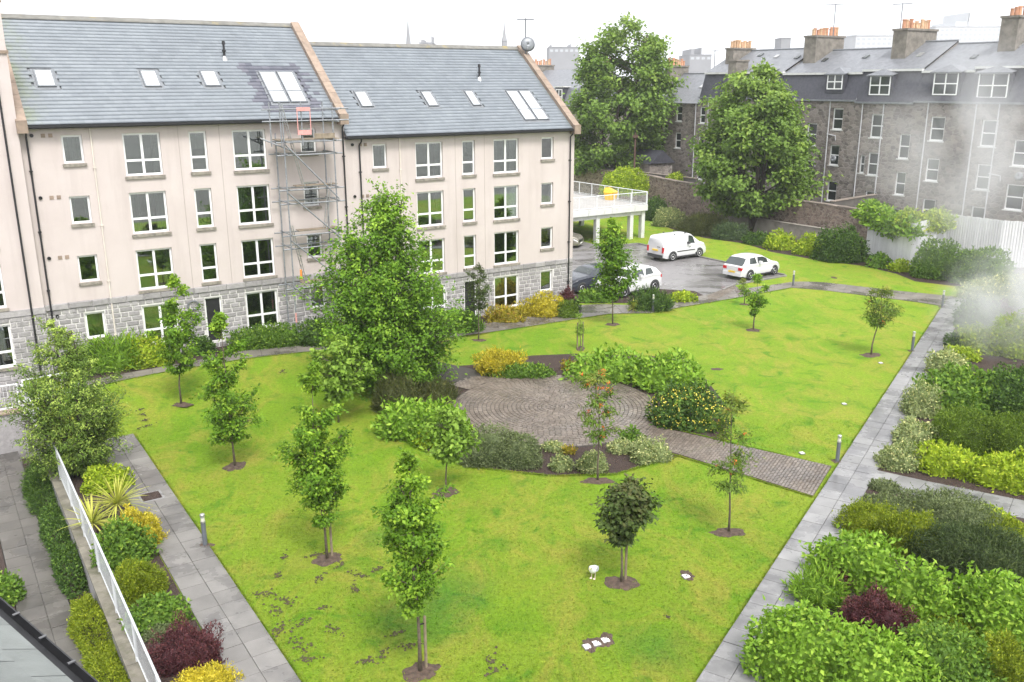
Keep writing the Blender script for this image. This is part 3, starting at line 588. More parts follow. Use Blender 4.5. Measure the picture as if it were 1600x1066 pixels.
MB().box(0, 5.7, 1.6, 1.7, -1, 10.4).box(0, 5.7, .2, 1.6, 5.5, 5.6).box(0, 5.7, .2, 1.6, 3.1, 3.2).build('room', M['interior'], wing)
for r, o in enumerate(wo): window(wing, *o, 4, curtain=[(o[1]-.5, o[1]-.02, o[2]+.03, M['curtain'])] if r == 1 else None)
MB().path([(5.32, -.085, 12.2), (5.32, -.085, 10.0), (5.32, -.085, .6)], [.04]*3, 8).build('downpipe', M['black'], wing)
MB().box(0, 5.85, -.06, -.002, 13.1, 13.22).build('string_course', M['stone'], wing); MB().box(0, 5.85, -.10, .36, 14.9, 15.05).build('parapet', M['stone'], wing)

# satellite dish and aerial on the gable
dp = F(-.10, 4.35, 13.55); m = MB(); n = 18
prof = [(0, .10), (.15, .085), (.30, .045), (.40, 0)]
dish = empty('satellite_dish', dp, 0, 'grey satellite dish on the gable of the lower apartment block', 'satellite dish')
dm = MB().lathe([(.40, .0), (.30, .05), (.15, .09), (.03, .10), (.03, .12), (.16, .11), (.31, .07), (.41, .015)], n=20).build('reflector', M['metal_g'] if 'metal_g' in M else M['lead'], dish, (0, 0, .55), smooth=True); dm.rotation_euler = (math.radians(78), 0, math.radians(8))
MB().path([(0, .1, -.2), (0, .1, .55)], [.025]*2, 8).build('mount', M['metal_l'], dish); MB().path([(0, .05, .2), (0, -.35, .35)], [.012]*2, 6).build('feed_arm', M['metal_l'], dish)
def aerial(p, h, w, label, cat='aerial', rz=0., n=9):
    r = empty('tv_aerial', p, rz, label, cat); MB().path([(0, 0, 0), (0, 0, h)], [.04]*2, 6).build('mast', M['lead'], r)
    m = MB(); m.path([(-w*.5, 0, h-.06), (w*.5, 0, h-.06)], [.03]*2, 6)
    for i in range(n): x = -w*.5+w*i/(n-1); m.path([(x, -.16, h-.06), (x, .16, h-.06)], [.018]*2, 4)
    m.build('elements', M['lead'], r); return r
aerial(F(-.15, 4.5, 13.6), 1.9, .95, 'tv aerial above the satellite dish on the gable')
# ring-shaped wall fitting and meter box beside the first entrance
m = MB(); R_, r_ = .24, .035
m.add([((R_+r_*math.cos(b))*math.cos(a), (r_*math.sin(b))-.06, (R_*.8+r_*math.cos(b))*math.sin(a)) for a in [2*PI*i/20 for i in range(20)] for b in [2*PI*j/6 for j in range(6)]], [(i*6+j, i*6+(j+1) % 6, ((i+1) % 20)*6+(j+1) % 6, ((i+1) % 20)*6+j) for i in range(20) for j in range(6)])
m.build('wall_hoop', M['lead'], blk1, (-20.85+26.72, 0, 2.62)); MB().box(-.12, .12, -.06, .02, 0, .42).build('meter_box', M['block'], blk1, (-20.72+26.72, 0, 1.55))
# ------------------------------------------------------------ scaffold on the taller block
def scaffold():
    root = empty('scaffold', F(-15.6, 0, 0), TH, 'galvanised tube scaffold tower standing against the pale wall', 'scaffold')
    def X(x, y, t): p = on_plane(x, y, np.array(F(0, t)), N); return ST(p)[0]+15.6
    TI, TO = -.32, -1.45; xi = [X(441.5, 371, TI), X(511, 297, TI)]; xo = [X(455, 385, TO), X(526, 304, TO)]
    gz = .5; top = 11.2
    for x, t in ((xi[0], TI), (xi[1], TI), (xo[0], TO), (xo[1], TO)):
        m = MB(); m.tube((x, t, gz), (x, t, top if t == TO else 9.9), .034, n=8)
        for z in (3, 5.4, 7.8): m.tube((x, t, z), (x, t, z+.09), .04, n=8)
        m.build('standard', M['steel'], root); MB().box(x-.075, x+.075, t-.075, t+.075, gz-.03, gz).build('base_plate', M['steel'], root)
    lifts = [1.1, 3.1, 4.9, 5.5, 6.9, 7.5, 9.0, 9.55]
    for z in lifts:
        for (x, t) in ((xi, TI), (xo, TO)): MB().tube((x[0]-.35, t+.03, z), (x[1]+.40, t+.03, z+random.uniform(-.03, .03)), .032, n=8).build('ledger', M['steel'], root)
        for k in range(2): MB().tube((xi[k]+.03, TI+.25, z+.05), (xo[k]+.03, TO-.25, z+.05), .032, n=8).build('transom', M['steel'], root)
    for z in (10.45, 10.95): MB().tube((xo[0]-.9, TO-.03, z), (xo[1]+.75, TO-.03, z), .032, n=8).build('guard_rail', M['steel'], root)
    for z in (10.45, 10.95): MB().tube((xo[1]+.2, TO-.2, z-.05), (xo[1]+.1, TI+.2, z-.05), .032, n=8).build('guard_rail', M['steel'], root)
    for x in (xo[0]-.55, xo[0]-.1, xo[0]+.85, xo[1]-.45): MB().tube((x, TO, 9.4), (x, TO, 11.25), .032, n=8).build('guard_post', M['steel'], root)
    for a, b in (((xo[0], 9.5), (xo[1], 7.0)), ((xo[0], 7.4), (xo[1], 5.2)), ((xo[0], 5.3), (xo[1], 3.2)), ((xo[0], 3.2), (xo[1], 1.0))):
        MB().tube((a[0], TO-.06, a[1]), (b[0]+.1, TO-.06, b[1]), .032, n=8).build('brace', M['steel'], root)
    MB().tube((xo[0]-.9, TO+.4, 9.75), (xo[0]+.3, TO+.02, 9.2), .032, n=8).build('brace', M['steel'], root)
    for z in (9.60, 5.55, 3.15, 7.55):
        for k in range(4):
            if z != 9.60 and k > 1: continue
            t = TI-.12-k*.245; MB().box(xi[0]-.25 if z == 9.60 else xi[0]+.6, xi[1]+.3, t-.22, t, z+.03, z+.068).build('deck_board', M['board'], root)
    MB().box(xo[1]-.9, xo[1]+.05, TO-.045, TO-.012, 9.68, 9.90).build('toe_board', M['board'], root)
    for (xa, za, xb, zb) in ((xo[0]+.15, 11.1, xo[0]+.95, 7.6), (xo[1]-.05, 7.9, xo[1]-.45, 5.6), (xo[0]+.25, 5.9, xo[0]+.75, 3.2)):
        m = MB(); t = TO+.35; d = Vector((xb-xa, 0, zb-za)); 
        for dy in (0, .30): m.tube((xa, t+dy, za), (xb, t+dy, zb), .022, n=6)
        k = int(d.length/.26)
        for i in range(1, k): p = Vector((xa, t, za))+d*(i/k); m.tube(p, p+Vector((0, .30, 0)), .014, n=5)
        m.build('ladder', M['metal_l'], root)
    g = MB(); gx = xo[0]+.62; y = TO-.07
    g.box(gx, gx+.62, y-.02, y, 9.86, 10.06).box(gx, gx+.62, y-.02, y, 10.86, 11.02).box(gx, gx+.035, y-.018, y, 10.06, 10.86).box(gx+.585, gx+.62, y-.018, y, 10.06, 10.86); g.build('gate', M['pink'], root)
    MB().tube((xo[0]+.35, TO-.05, 3.5), (xo[0]+.35, TO-.05, 3.95), .05, n=8).build('hazard_sleeve', M['orange'], root)
    MB().tube((xo[0], TO, 1.55), (xo[0], TO, 2.0), .04, n=8).build('hazard_sleeve', M['pink'], root)
scaffold()
# ------------------------------------------------------------ railings and low walls by the lower lane
def railing(label, a, b, h=1.0, post=1.8, bal=.11, mat=None, cat='railing', group=None, br=.006):
    """White metal railing from a to b (world points at its foot)."""
    a, b = Vector(a), Vector(b); d = b-a; L = d.length; r = empty('railing', a, 0, label, cat, group); mat = mat or M['rail']; up = Vector((0, 0, 1)); q = d/L
    MB().tube(up*h-q*.02, d+up*h+q*.02, .026, n=8).build('top_rail', mat, r); MB().tube(up*.10, d+up*.10, .016, n=6).build('bottom_rail', mat, r)
    pm = MB().tube((0, 0, 0), (0, 0, h), .032, n=8).mesh('rail_post', mat); bm_ = MB().tube((0, 0, .1), (0, 0, h), br, n=4, cap=False).mesh('baluster', mat); n = max(1, int(round(L/post)))
    for i in range(n+1): link('rail_post', pm, r, d*(i/n))
    k = int(L/bal); k = min(k, 300)
    for i in range(1, k):
        if abs((i/k*n) % 1) > .02: link('baluster', bm_, r, d*(i/k))
    return r
def stone_wall(name, label, a, b, th, z0, z1, mat, cat='wall', coping=.06, cmat=None, ch=.0):
    """Free-standing wall between world points a and b with a row of coping stones."""
    a, b = Vector((a[0], a[1], 0)), Vector((b[0], b[1], 0)); d = b-a; L = d.length; rz = math.atan2(d.y, d.x); r = empty(name, a, rz, label, cat)
    MB().box(0, L, -th/2, th/2, z0, z1).build('wall', mat, r); x = 0; rnd = random.Random(int(L*100)); w = th/2+.05
    while x < L-.02:
        l = min(rnd.uniform(.7, 1.0), L-x); MB().box(x+.004, x+l-.004, -w, w, z1+.001, z1+coping+rnd.uniform(-.004, .004)).build('coping_stone', cmat or M['stone'], r); x += l
    return r
rw = stone_wall('retaining_wall', 'low stone retaining wall with coping along the lower lane', F(-28.02, -26.5), F(-28.02, -4.7), .20, -1.0, .10, M['block_far'], coping=.07, cmat=M['moss_cope'])
M['rail_g'] = mk('grey_white_rail', (.52, .535, .55), .45, .06, 3)
railing('long white railing on the retaining wall beside the lane', F(-27.92, -26.3, .17), F(-27.92, -6.4, .17), 1.0, 2.2, .125, br=.005, mat=M['rail_g'])
stone_wall('terrace_wall', 'short grey stone terrace wall behind yellow planter at lane end', F(-32.5, -4.6), F(-28.3, -4.6), .35, -1.0, .62, M['block_far'])
railing('white railing on the terrace wall at the left edge', F(-32.3, -4.6, .69), F(-28.35, -4.6, .69), .95, 1.3, .11)
railing('sloping white stair railing next to the left bushy tree', F(-28.2, -4.55, .65), F(-28.0, -6.2, .17), .95, 1.0, .12)
railing('short white railing in front of the base wall, left of the tree', F(-28.1, -3.6, .55), F(-26.2, -3.2, .50), .90, 1.1, .12)
# lean-to roof edge below the camera
def near_roof():
    z = 6.8; a = G(-60, 912, z); b = G(150, 1101, z); d = (b-a).normalized(); q = Vector((-d.y, d.x, 0)); 
    if q.dot(Vector((0, 0, 0))-(a+b)/2) < 0: q = -q
    a = a-d*1.2; b = b+d*1.5; L = (b-a).length; r = empty('slate_roof_edge', a, math.atan2(d.y, d.x), 'pale slate roof edge with black gutter at bottom left corner', 'roof'); sgn = 1 if q.dot(Vector((-d.y, d.x, 0))) > 0 else -1
    m = MB(); m.add([(0, 0, 0), (L, 0, 0), (L, sgn*3., 1.7), (0, sgn*3., 1.7)], [(0, 1, 2, 3)]); m.add([(0, 0, -.1), (L, 0, -.1), (L, sgn*3., 1.6), (0, sgn*3., 1.6)], [(3, 2, 1, 0)]); m.build('roof_deck', M['lead'], r)
    for i in range(7):
        for j in range(10):
            x = j*.62-(.31 if i % 2 else 0); y0 = sgn*i*.30; 
            if x+.6 > L or x < 0: continue
            z0 = i*.17; MB().add([(x, y0, z0+.03), (x+.61, y0, z0+.03), (x+.61, y0+sgn*.32, z0+.195), (x, y0+sgn*.32, z0+.195), (x, y0, z0+.005), (x+.61, y0, z0+.005)], [(0, 1, 2, 3), (4, 5, 1, 0)]).build('slate', M['near_slate'], r)
    g = MB(); o = -sgn
    g.add([(0, o*.02, -.02), (L, o*.02, -.02), (L, o*.03, -.10), (0, o*.03, -.10), (L, o*.13, -.10), (0, o*.13, -.10), (L, o*.15, 0), (0, o*.15, 0), (L, o*.165, 0), (0, o*.165, 0), (L, o*.14, -.12), (0, o*.14, -.12)], [(0, 1, 2, 3), (3, 2, 4, 5), (5, 4, 6, 7), (7, 6, 8, 9), (9, 8, 10, 11)]); g.build('gutter', M['black'], r)
    for i in range(8): x = .4+i*.62; MB().box(x, x+.03, min(o*.10, o*.17), max(o*.10, o*.17), .002, .012).build('gutter_clip', M['trim_g'], r)
M['trim_g'] = mk('gutter_clip_grey', (.10, .10, .105), .5, .1, 4); M['near_slate'] = mk('near_slate', (.165, .178, .172), .4, .12, 4, obj=.08, bump=.2, bscale=30)
near_roof()
# ------------------------------------------------------------ parking deck
def deck():
    r = empty('parking_deck', F(0, 14.6, 0), TH, 'white raised parking deck on square columns behind the apartment block', 'parking deck'); s1 = 18.35; D = 16
    MB().box(-6, s1, -.05, D, 2.42, 2.60).build('deck_slab', M['deck'], r); MB().box(-6, s1-.2, .1, .45, 1.88, 2.42).build('edge_beam', M['white'], r); MB().box(s1-.4, s1-.1, .45, D, 1.98, 2.42).build('edge_beam', M['white'], r)
    x = -6.
    while x < s1-.1: MB().box(x+.012, min(x+2.3, s1)-.012, -.17, -.055, 2.22, 2.68).build('fascia_panel', M['white'], r); x += 2.3
    y = 0.
    while y < D: MB().box(s1+.005, s1+.11, y+.012, y+2.2, 2.22, 2.68).build('fascia_panel', M['white'], r); y += 2.3
    for x, y in ((13.5, .1), (16.9, .1), (18.1, .1), (8.5, .1), (13.5, 8), (18.1, 8), (8.5, 8), (18.1, 15.5), (3.5, .1)): MB().box(x-.17, x+.17, y-.05, y+.30, -.02, 2.42).build('column', M['white'], r)
    MB().box(-6, 13, 9, 9.2, 0, 2.42).build('back_wall', M['deck_dark'], r)
M['deck'] = mk('deck_concrete', (.33, .315, .30), .7, .1, 1.2, bump=.1); M['deck_dark'] = mk('dark_block_wall', (.09, .085, .08), .9, .2, 2)
deck()
railing('white railing along the front edge of the parking deck', F(-2, 14.5, 2.68), F(18.3, 14.5, 2.68), 1.0, 1.7, .14)
railing('white railing running back along the open side of the deck', F(18.3, 14.6, 2.68), F(18.3, 30.4, 2.68), 1.0, 1.7, .14)
gb = empty('grit_bin', G(954, 312, 2.60), TH+.3, 'yellow grit bin with sloping lid on the parking deck', 'grit bin'); gb.scale = (.82, .82, .82)
MB().add([(-.48, -.36, 0), (.48, -.36, 0), (.48, .36, 0), (-.48, .36, 0), (-.58, -.44, .72), (.58, -.44, .72), (.58, .44, .72), (-.58, .44, .72)], CUBEF).build('bin_body', M['yellow'], gb)
MB().add([(-.62, -.48, .725), (.62, -.48, .725), (.62, .48, .725), (-.62, .48, .725), (-.60, -.46, .80), (.60, -.46, .80), (.45, .46, 1.18), (-.45, .46, 1.18)], CUBEF).build('lid', M['yellow'], gb)
# ------------------------------------------------------------ boundary wall, white fence
def boundary():
    r = empty('boundary_wall', F(28.5, 0, 0), TH+PI/2, 'long brown rubble boundary wall between lawn and tenements', 'wall')     # local x = t, local -y = s
    tp = [(ST(on_plane(x, y, np.array(F(28.5, 0)), U))[1], on_plane(x, y, np.array(F(28.5, 0)), U).z) for x, y in ((1356, 331), (1340, 328), (1285, 319), (1231, 311), (1190, 306), (1136, 297), (1060, 284), (994, 271.5), (960, 268))]
    tp = [(-4, tp[0][1])]+tp+[(60, tp[-1][1])]; m = MB()
    top = [(t, z) for t, z in tp]; poly = [(-4, -1.)]+[(60, -1.)]+top[::-1]
    m.prism_y(poly, -.25, .25); m.build('wall', M['wall_rubble'], r); rnd = random.Random(4)
    for (t0, z0), (t1, z1) in zip(top, top[1:]):
        n = max(1, int((t1-t0)/.8)); 
        for i in range(n):
            a, b = t0+(t1-t0)*i/n, t0+(t1-t0)*(i+1)/n; za, zb = z0+(z1-z0)*i/n, z0+(z1-z0)*(i+1)/n; h = .09+rnd.uniform(-.03, .03)
            MB().add([(a+.01, -.30, za+.002), (b-.01, -.30, zb+.002), (b-.01, .30, zb+.002), (a+.01, .30, za+.002), (a+.01, -.30, za+h), (b-.01, -.30, zb+h), (b-.01, .30, zb+h), (a+.01, .30, za+h)], CUBEF).build('coping_stone', M['stone_b'], r)
M['stone_b'] = mk('dull_coping', (.20, .165, .14), .85, .3, 3, obj=.2, bump=.4)
boundary()
lw = stone_wall('buttress_wall', 'low stained concrete wall in front of the rubble boundary wall', F(27.7, 3.5), F(27.7, 15), .3, -.5, 1.15, M['concrete'], cmat=M['concrete'])
def fence():
    H = 3.1; pts = [G(1352, 396), G(1421, 422), G(1481, 334, H), G(1570, 345, H)]; pts = [Vector((p.x, p.y, 0)) for p in pts]; pts.append(pts[-1]+(pts[-1]-pts[-2]).normalized()*1.0+Vector((3.2, -.6, 0)))
    r = empty('sheet_fence', pts[0], 0, 'tall white vertical board fence with climber over its top', 'fence'); o = pts[0]
    A, L = resample(pts, 400); pitch = .175; n = int(L/pitch); A, L = resample(pts, n)
    for i in range(n):
        p, q = A[i]-o, A[i+1]-o; d = (q-p).normalized(); e = Vector((d.y, -d.x, 0)); h = H+.015*math.sin(i*1.7); w = (q-p).length
        a, b, c2, e2 = p+d*.004, p+d*w*.28+e*.045, p+d*w*.72+e*.045, q-d*.004; P = [a, b, c2, e2]
        MB().add([(v.x, v.y, z) for z in (.02, h) for v in P]+[(v.x-e.x*.02, v.y-e.y*.02, z) for z in (.02, h) for v in (a, e2)], [(0, 1, 5, 4), (1, 2, 6, 5), (2, 3, 7, 6), (4, 5, 6, 7), (8, 10, 11, 9), (3, 9, 11, 7), (8, 0, 4, 10)]).build('board', M['fence_w'], r)
    m = MB()
    for z in (.6, 1.7, 2.8):
        for a, b in zip(pts, pts[1:]):
            d = (b-a).normalized(); e = Vector((d.y, -d.x, 0))*-.06; m.tube(a-o+e+Vector((0, 0, z)), b-o+e+Vector((0, 0, z)), .035, n=4)
    m.build('rails', M['board'], r); return pts
FP = fence()
# timber fence behind the deck
tf = empty('timber_fence', F(9, 37, 0), TH, 'dark red brown timber fence far behind the parking deck', 'fence')
for i in range(90): MB().box(i*.2-7, i*.2-7+.185, -.012, .012, 2.0, 4.1+.03*math.sin(i)).build('board', M['wood'], tf)
for z in (2.4, 3.7): MB().box(-7, 11, .013, .06, z, z+.1).build('rail', M['wood'], tf)
bank = MB().box(-14, 16, 30.5, 58, -.5, 2.0); o = bank.build('raised_bank', M['ground'], None, F(0, 0, 0), TH); tag(o, kind='structure')
# ------------------------------------------------------------ granite tenements beyond the wall
TS = 36.0; TROT = TH-PI/2                                             # local x runs to the right along the facade, local y away from us
TQ = np.array(F(TS, 0))
def tp_(x, y, off=0.): p = on_plane(x, y, TQ+U*off, U); return -ST(p)[1], p.z        # facade coordinates of a pixel
WPX = [(1362, 178, 1378, 216), (1406, 209, 1420, 249), (1455, 182, 1473, 221), (1535, 187, 1555, 230), (1585, 218, 1606, 261), (1357, 238, 1371, 275), (1400, 268, 1414, 306), (1448, 247, 1464, 284), (1527, 256, 1545, 298), (1573, 287, 1596, 330),
       (1352, 298, 1366, 334), (1394, 325, 1408, 360), (1442, 310, 1458, 346), (1518, 322, 1535, 362), (1344, 242, 1349, 271), (1093, 167, 1101, 193), (1091, 211, 1098, 238), (1089, 256, 1097, 281), (1262, 192, 1274, 228), (1257, 250, 1269, 285), (1302, 169, 1315, 203), (1297, 226, 1309, 259), (1293, 282, 1305, 315),
       (1228, 170, 1240, 196), (1222, 225, 1234, 255), (1180, 175, 1190, 200), (1150, 172, 1160, 196), (1120, 168, 1128, 192), (1205, 225, 1214, 252), (1057, 165, 1065, 190), (1055, 207, 1063, 232), (1030, 213, 1036, 229), (1036, 193, 1042, 208), (1112, 213, 1120, 238), (1640, 180, 1662, 224), (1632, 250, 1654, 294)]
DPX = [(1097, 116, 1113, 141), (1296, 116, 1318, 140), (1363, 118, 1392, 149), (1463, 113, 1497, 149), (1533, 114, 1575, 154), (1180, 112, 1204, 138)]
PPX = [((1563.5, 160), (1539.5, 337)), ((1525, 178), (1508, 330)), ((1452, 160), (1436, 303)), ((1382.5, 160), (1366.4, 306)), ((1348, 174), (1332.7, 326)), ((1298, 165), (1285.6, 300)), ((1088, 170), (1082, 262)), ((1107, 175), (1103, 262))]
def stack(root, x, y, z0, w, d, h, pots, mat=None):
    m = MB().box(x-w/2, x+w/2, y, y+d, z0, z0+h); m.box(x-w/2-.08, x+w/2+.08, y-.08, y+d+.08, z0+h, z0+h+.16); s = m.build('chimney', M['stack'], root); k = 0
    for i in range(pots):
        yy = y+.25+(d-.5)*i/max(1, pots-1); hh = random.choice((.62, .7, .78, .5)); MB().lathe([(.14, 0), (.13, hh*.85), (.16, hh*.87), (.16, hh), (.11, hh), (.11, hh*.5)], (x+random.uniform(-.1, .1), yy, z0+h+.16), 10).build('chimney_pot', M['pot'] if random.random() < .6 else M['potb'], s)
def tenement(label, t_left, t_right, ev=10.55, mt=12.9, rd=15.0, mansard=True, left_stack=None, name='tenement_house', dep=9.5, ridge_y=4.8):
    r = empty(name, F(TS, t_left, 0), TROT, label, 'house', 'terrace of granite tenements beyond the wall'); Wd = t_left-t_right; x0 = -t_left
    wins = []
    for (a, b, c, d) in WPX:
        xa, zt = tp_(a, b); xb, zb = tp_(c, d); xa -= x0; xb -= x0
        if 0.1 < (xa+xb)/2 < Wd-.1: wins.append((max(.06, xa), min(Wd-.06, xb), zb, zt))
    m = MB(); open_wall(m, 0, Wd, -1, ev, wins, reveal=.2)
    m.add([(0, 0, -1), (0, dep, -1), (0, dep, ev), (0, ridge_y, rd-.1), (0, .7 if mansard else .1, mt-.05 if mansard else ev)]+[(0, 0, ev)], [(5, 4, 3, 2, 1, 0)]); m.add([(Wd, 0, -1), (Wd, dep, -1), (Wd, dep, ev), (Wd, ridge_y, rd-.1), (Wd, .7 if mansard else .1, mt-.05 if mansard else ev), (Wd, 0, ev)], [(0, 1, 2, 3, 4, 5)])
    m.build('wall', M['rubble'], r)
    for (a, b, c, d) in wins:
        window(r, a, b, c, d, 2, y=.12, glass=M['dark_glass'], sill=False, fw=.10, tr=.5); MB().box(a-.08, b+.08, -.04, .12, c-.09, c+.002).build('sill', M['white'], r)
    rm = MB()
    if mansard: rm.add([(0, -.08, ev), (Wd, -.08, ev), (Wd, .62, mt), (0, .62, mt)], [(0, 1, 2, 3)]); rm.build('mansard', M['slate_dark'], r); rm = MB(); MB().box(0, Wd, .40, .74, mt-.12, mt+.05).build('fascia', M['white'], r); MB().box(0, Wd, -.22, -.02, ev-.1, ev+.04).build('gutter', M['lead'], r)
    y0, z0 = (.60, mt+.06) if mansard else (-.15, ev)
    rm.add([(0, y0, z0), (Wd, y0, z0), (Wd, ridge_y, rd), (0, ridge_y, rd), (Wd, dep+.2, ev), (0, dep+.2, ev)], [(0, 1, 2, 3), (3, 2, 4, 5)]); roof = rm.build('roof', M['slate2'], r)
    MB().tube((0, ridge_y, rd+.02), (Wd, ridge_y, rd+.02), .09, n=6).build('ridge', M['lead'], roof)
    rnd = random.Random(int(t_left*10))
    for i in range(max(1, int(Wd/2.6))):                             # small cast skylights and vents in the slates
        x = rnd.uniform(.8, Wd-.8); f = rnd.uniform(.35, .85); y = y0+(ridge_y-y0)*f; z = z0+(rd-z0)*f; sl_ = (rd-z0)/(ridge_y-y0); MB().add([(x, y, z+.03), (x+.42, y, z+.03), (x+.42, y+.5, z+.5*sl_+.03), (x, y+.5, z+.5*sl_+.03), (x, y, z+.1), (x+.42, y, z+.1), (x+.42, y+.5, z+.5*sl_+.1), (x, y+.5, z+.5*sl_+.1)], CUBEF).build('roof_light', M['metal_l'] if i % 2 else M['dark_glass'], roof)
    for (a, b, c, d) in DPX:
        xa, zt = tp_(a, b, .25); xb, zb = tp_(c, d, .25); xa -= x0; xb -= x0
        if not (mansard and .2 < xa and xb < Wd-.2): continue
        dm = MB(); y = .05; dm.add([(xa-.18, y, zb-.25), (xa-.0, y, zb-.25), (xa, y, zt), (xa-.18, y, zt), (xa-.18, 1.6, zb-.25), (xa-.18, 1.6, zt)], [(0, 1, 2, 3), (4, 0, 3, 5)]); dm.add([(xb, y, zb-.25), (xb+.18, y, zb-.25), (xb+.18, y, zt), (xb, y, zt), (xb+.18, 1.6, zb-.25), (xb+.18, 1.6, zt)], [(0, 1, 2, 3), (1, 4, 5, 2)]); dm.box(xa-.01, xb+.01, y, y+.1, zb-.3, zb); do = dm.build('dormer', M['slate_dark'], r)
        MB().add([(xa-.3, y-.15, zt+.02), (xb+.3, y-.15, zt+.02), (xb+.2, 2.2, zt+.42), (xa-.2, 2.2, zt+.42), ((xa+xb)/2, .5, zt+.55), (xa-.3, y-.15, zt-.08), (xb+.3, y-.15, zt-.08)], [(0, 1, 4), (1, 2, 4), (2, 3, 4), (3, 0, 4), (5, 6, 1, 0)]).build('dormer_roof', M['slate2'], do)
        w = window(do, xa, xb, zb, zt, 4, y=.02, glass=M['dark_glass'], sill=False, fw=.09, tr=.5)
    for i, (p, q) in enumerate(PPX):
        xa, za = tp_(*p); xb, zb = tp_(*q); xa -= x0; xb -= x0
        if 0 < xa < Wd: MB().path([(xa, -.07, ev-.05), (xa, -.07, -.5)], [.05]*2, 6).build('downpipe', M['pipe_g'], r)
    rnd = random.Random(int(t_right*7)+3)
    for i in range(3 if mansard and Wd > 7 else 0):                      # branch pipes, small dishes
        x = rnd.uniform(1, Wd-1); z = rnd.uniform(3, 8.5); d_ = MB().lathe([(.30, .0), (.2, .05), (.05, .08), (.05, .1), (.21, .07), (.31, .015)], n=14).build('dish', M['lead'], r, (x, -.35, z), smooth=True); d_.rotation_euler = (math.radians(75), 0, rnd.uniform(-.5, .5))
        x = rnd.uniform(1, Wd-1); MB().path([(x, -.06, z), (x+.9, -.06, z-.12), (x+.95, -.06, z-.5)], [.04]*3, 6).build('waste_pipe', M['pipe_g'], r)
    if left_stack:
        w, d, z, h, n, yy, sx = left_stack; stack(r, tp_(sx, 90, yy+d/2)[0]-x0, yy, z, w, d, h, n)
    return r
M['pipe_g'] = mk('pale_grey_pipe', (.50, .50, .52), .5, .15, 2)
tb = [-tp_(x, 158)[0] for x in (1512, 1430, 1338, 1215)]
tenement('granite tenement right of the third chimney stack, white dormer and tall white windows', tb[0], -16, mt=13.05, rd=15.3, left_stack=(1.3, 3.8, 12.6, 3.9, 8, 2.6, 1592))
tenement('granite tenement partly veiled by steam, one white dormer above it', tb[1], tb[0], mt=12.8, rd=14.9, left_stack=(1.3, 4.0, 12.4, 3.6, 11, 2.2, 1426))
tenement('granite tenement with one white dormer window, left of second chimney stack', tb[2], tb[1], ev=10.42, mt=12.95, rd=15.15)
tenement('granite tenement just right of the right sycamore, small dormer at its edge', tb[3], tb[2], mt=12.75, rd=14.75, left_stack=(1.3, 3.8, 12.3, 3.55, 11, 2.4, 1286))
tenement('granite tenement half hidden by the right sycamore, between two chimney stacks', 27.2, tb[3], ev=10.6)
tenement('lower granite tenement with plain slate roof, left of the right sycamore', 36.5, 27.2, ev=10.0, rd=12.9, mansard=False, left_stack=(.9, 2.6, 11.6, 2.0, 8, 2.8, 1058))
def lone_stack(label, x, y, w, d, z0, h, pots, off):
    a, z = tp_(x, y, off); r = empty('chimney_stack', F(TS+off, -a, 0), TROT, label, 'chimney'); m = MB().box(-w/2, w/2, 0, d, z0, z0+h).box(-w/2-.08, w/2+.08, -.08, d+.08, z0+h, z0+h+.15); m.build('stack', M['stack'], r)
    for i in range(pots): yy = .25+(d-.5)*i/max(1, pots-1); hh = random.choice((.6, .75, .7)); MB().lathe([(.14, 0), (.13, hh*.85), (.16, hh*.87), (.16, hh), (.11, hh), (.11, hh*.5)], (0, yy, z0+h+.15), 10).build('chimney_pot', M['potb'], r)
lone_stack('granite chimney stack with red and buff pots above left dormer', 1139, 100, 1.0, 3.0, 9.5, 5.6, 8, 2.2)
lone_stack('squat granite stack rising in front of the mansard, no pots', 1142, 140, 1.0, 1.6, 7.0, 6.9, 0, -.3)
# houses behind the left sycamore
far_h = empty('dormer_house', F(TS, 62, 0), TROT, 'slate roofed house with dormer and red chimney pots behind the gable', 'house')
m = MB().box(0, 14, 0, 9, -1, 9.4); m.build('wall', M['rubble'], far_h)
m = MB(); m.add([(0, -.1, 9.4), (14, -.1, 9.4), (14, .7, 11.4), (0, .7, 11.4), (14, 4.8, 13.6), (0, 4.8, 13.6), (14, 9.1, 9.4), (0, 9.1, 9.4)], [(0, 1, 2, 3), (3, 2, 4, 5), (5, 4, 6, 7), (1, 6, 4, 2), (0, 3, 5, 7)]); m.build('roof', M['slate2'], far_h)
for xx in (2.5, 6.2, 10.4):
    dd = MB().box(xx, xx+1.7, -.02, 2.0, 9.6, 11.5).build('dormer', M['slate_dark'], far_h); MB().box(xx-.15, xx+1.85, -.15, 2.2, 11.5, 11.62).build('dormer_roof', M['white'], dd); window(dd, xx+.2, xx+1.5, 9.9, 11.3, 4, y=-.10, glass=M['dark_glass'], sill=False, fw=.1)
stack(far_h, 1.0, 3.0, 11.5, 1.0, 3.2, 2.6, 9); stack(far_h, 13.3, 3.0, 11.5, 1.0, 3.2, 2.4, 8)
for i in range(4): window(far_h, 1.2+3.2*i, 2.4+3.2*i, 5.6, 7.8, 2, y=-.06, glass=M['dark_glass'], sill=False, fw=.09)
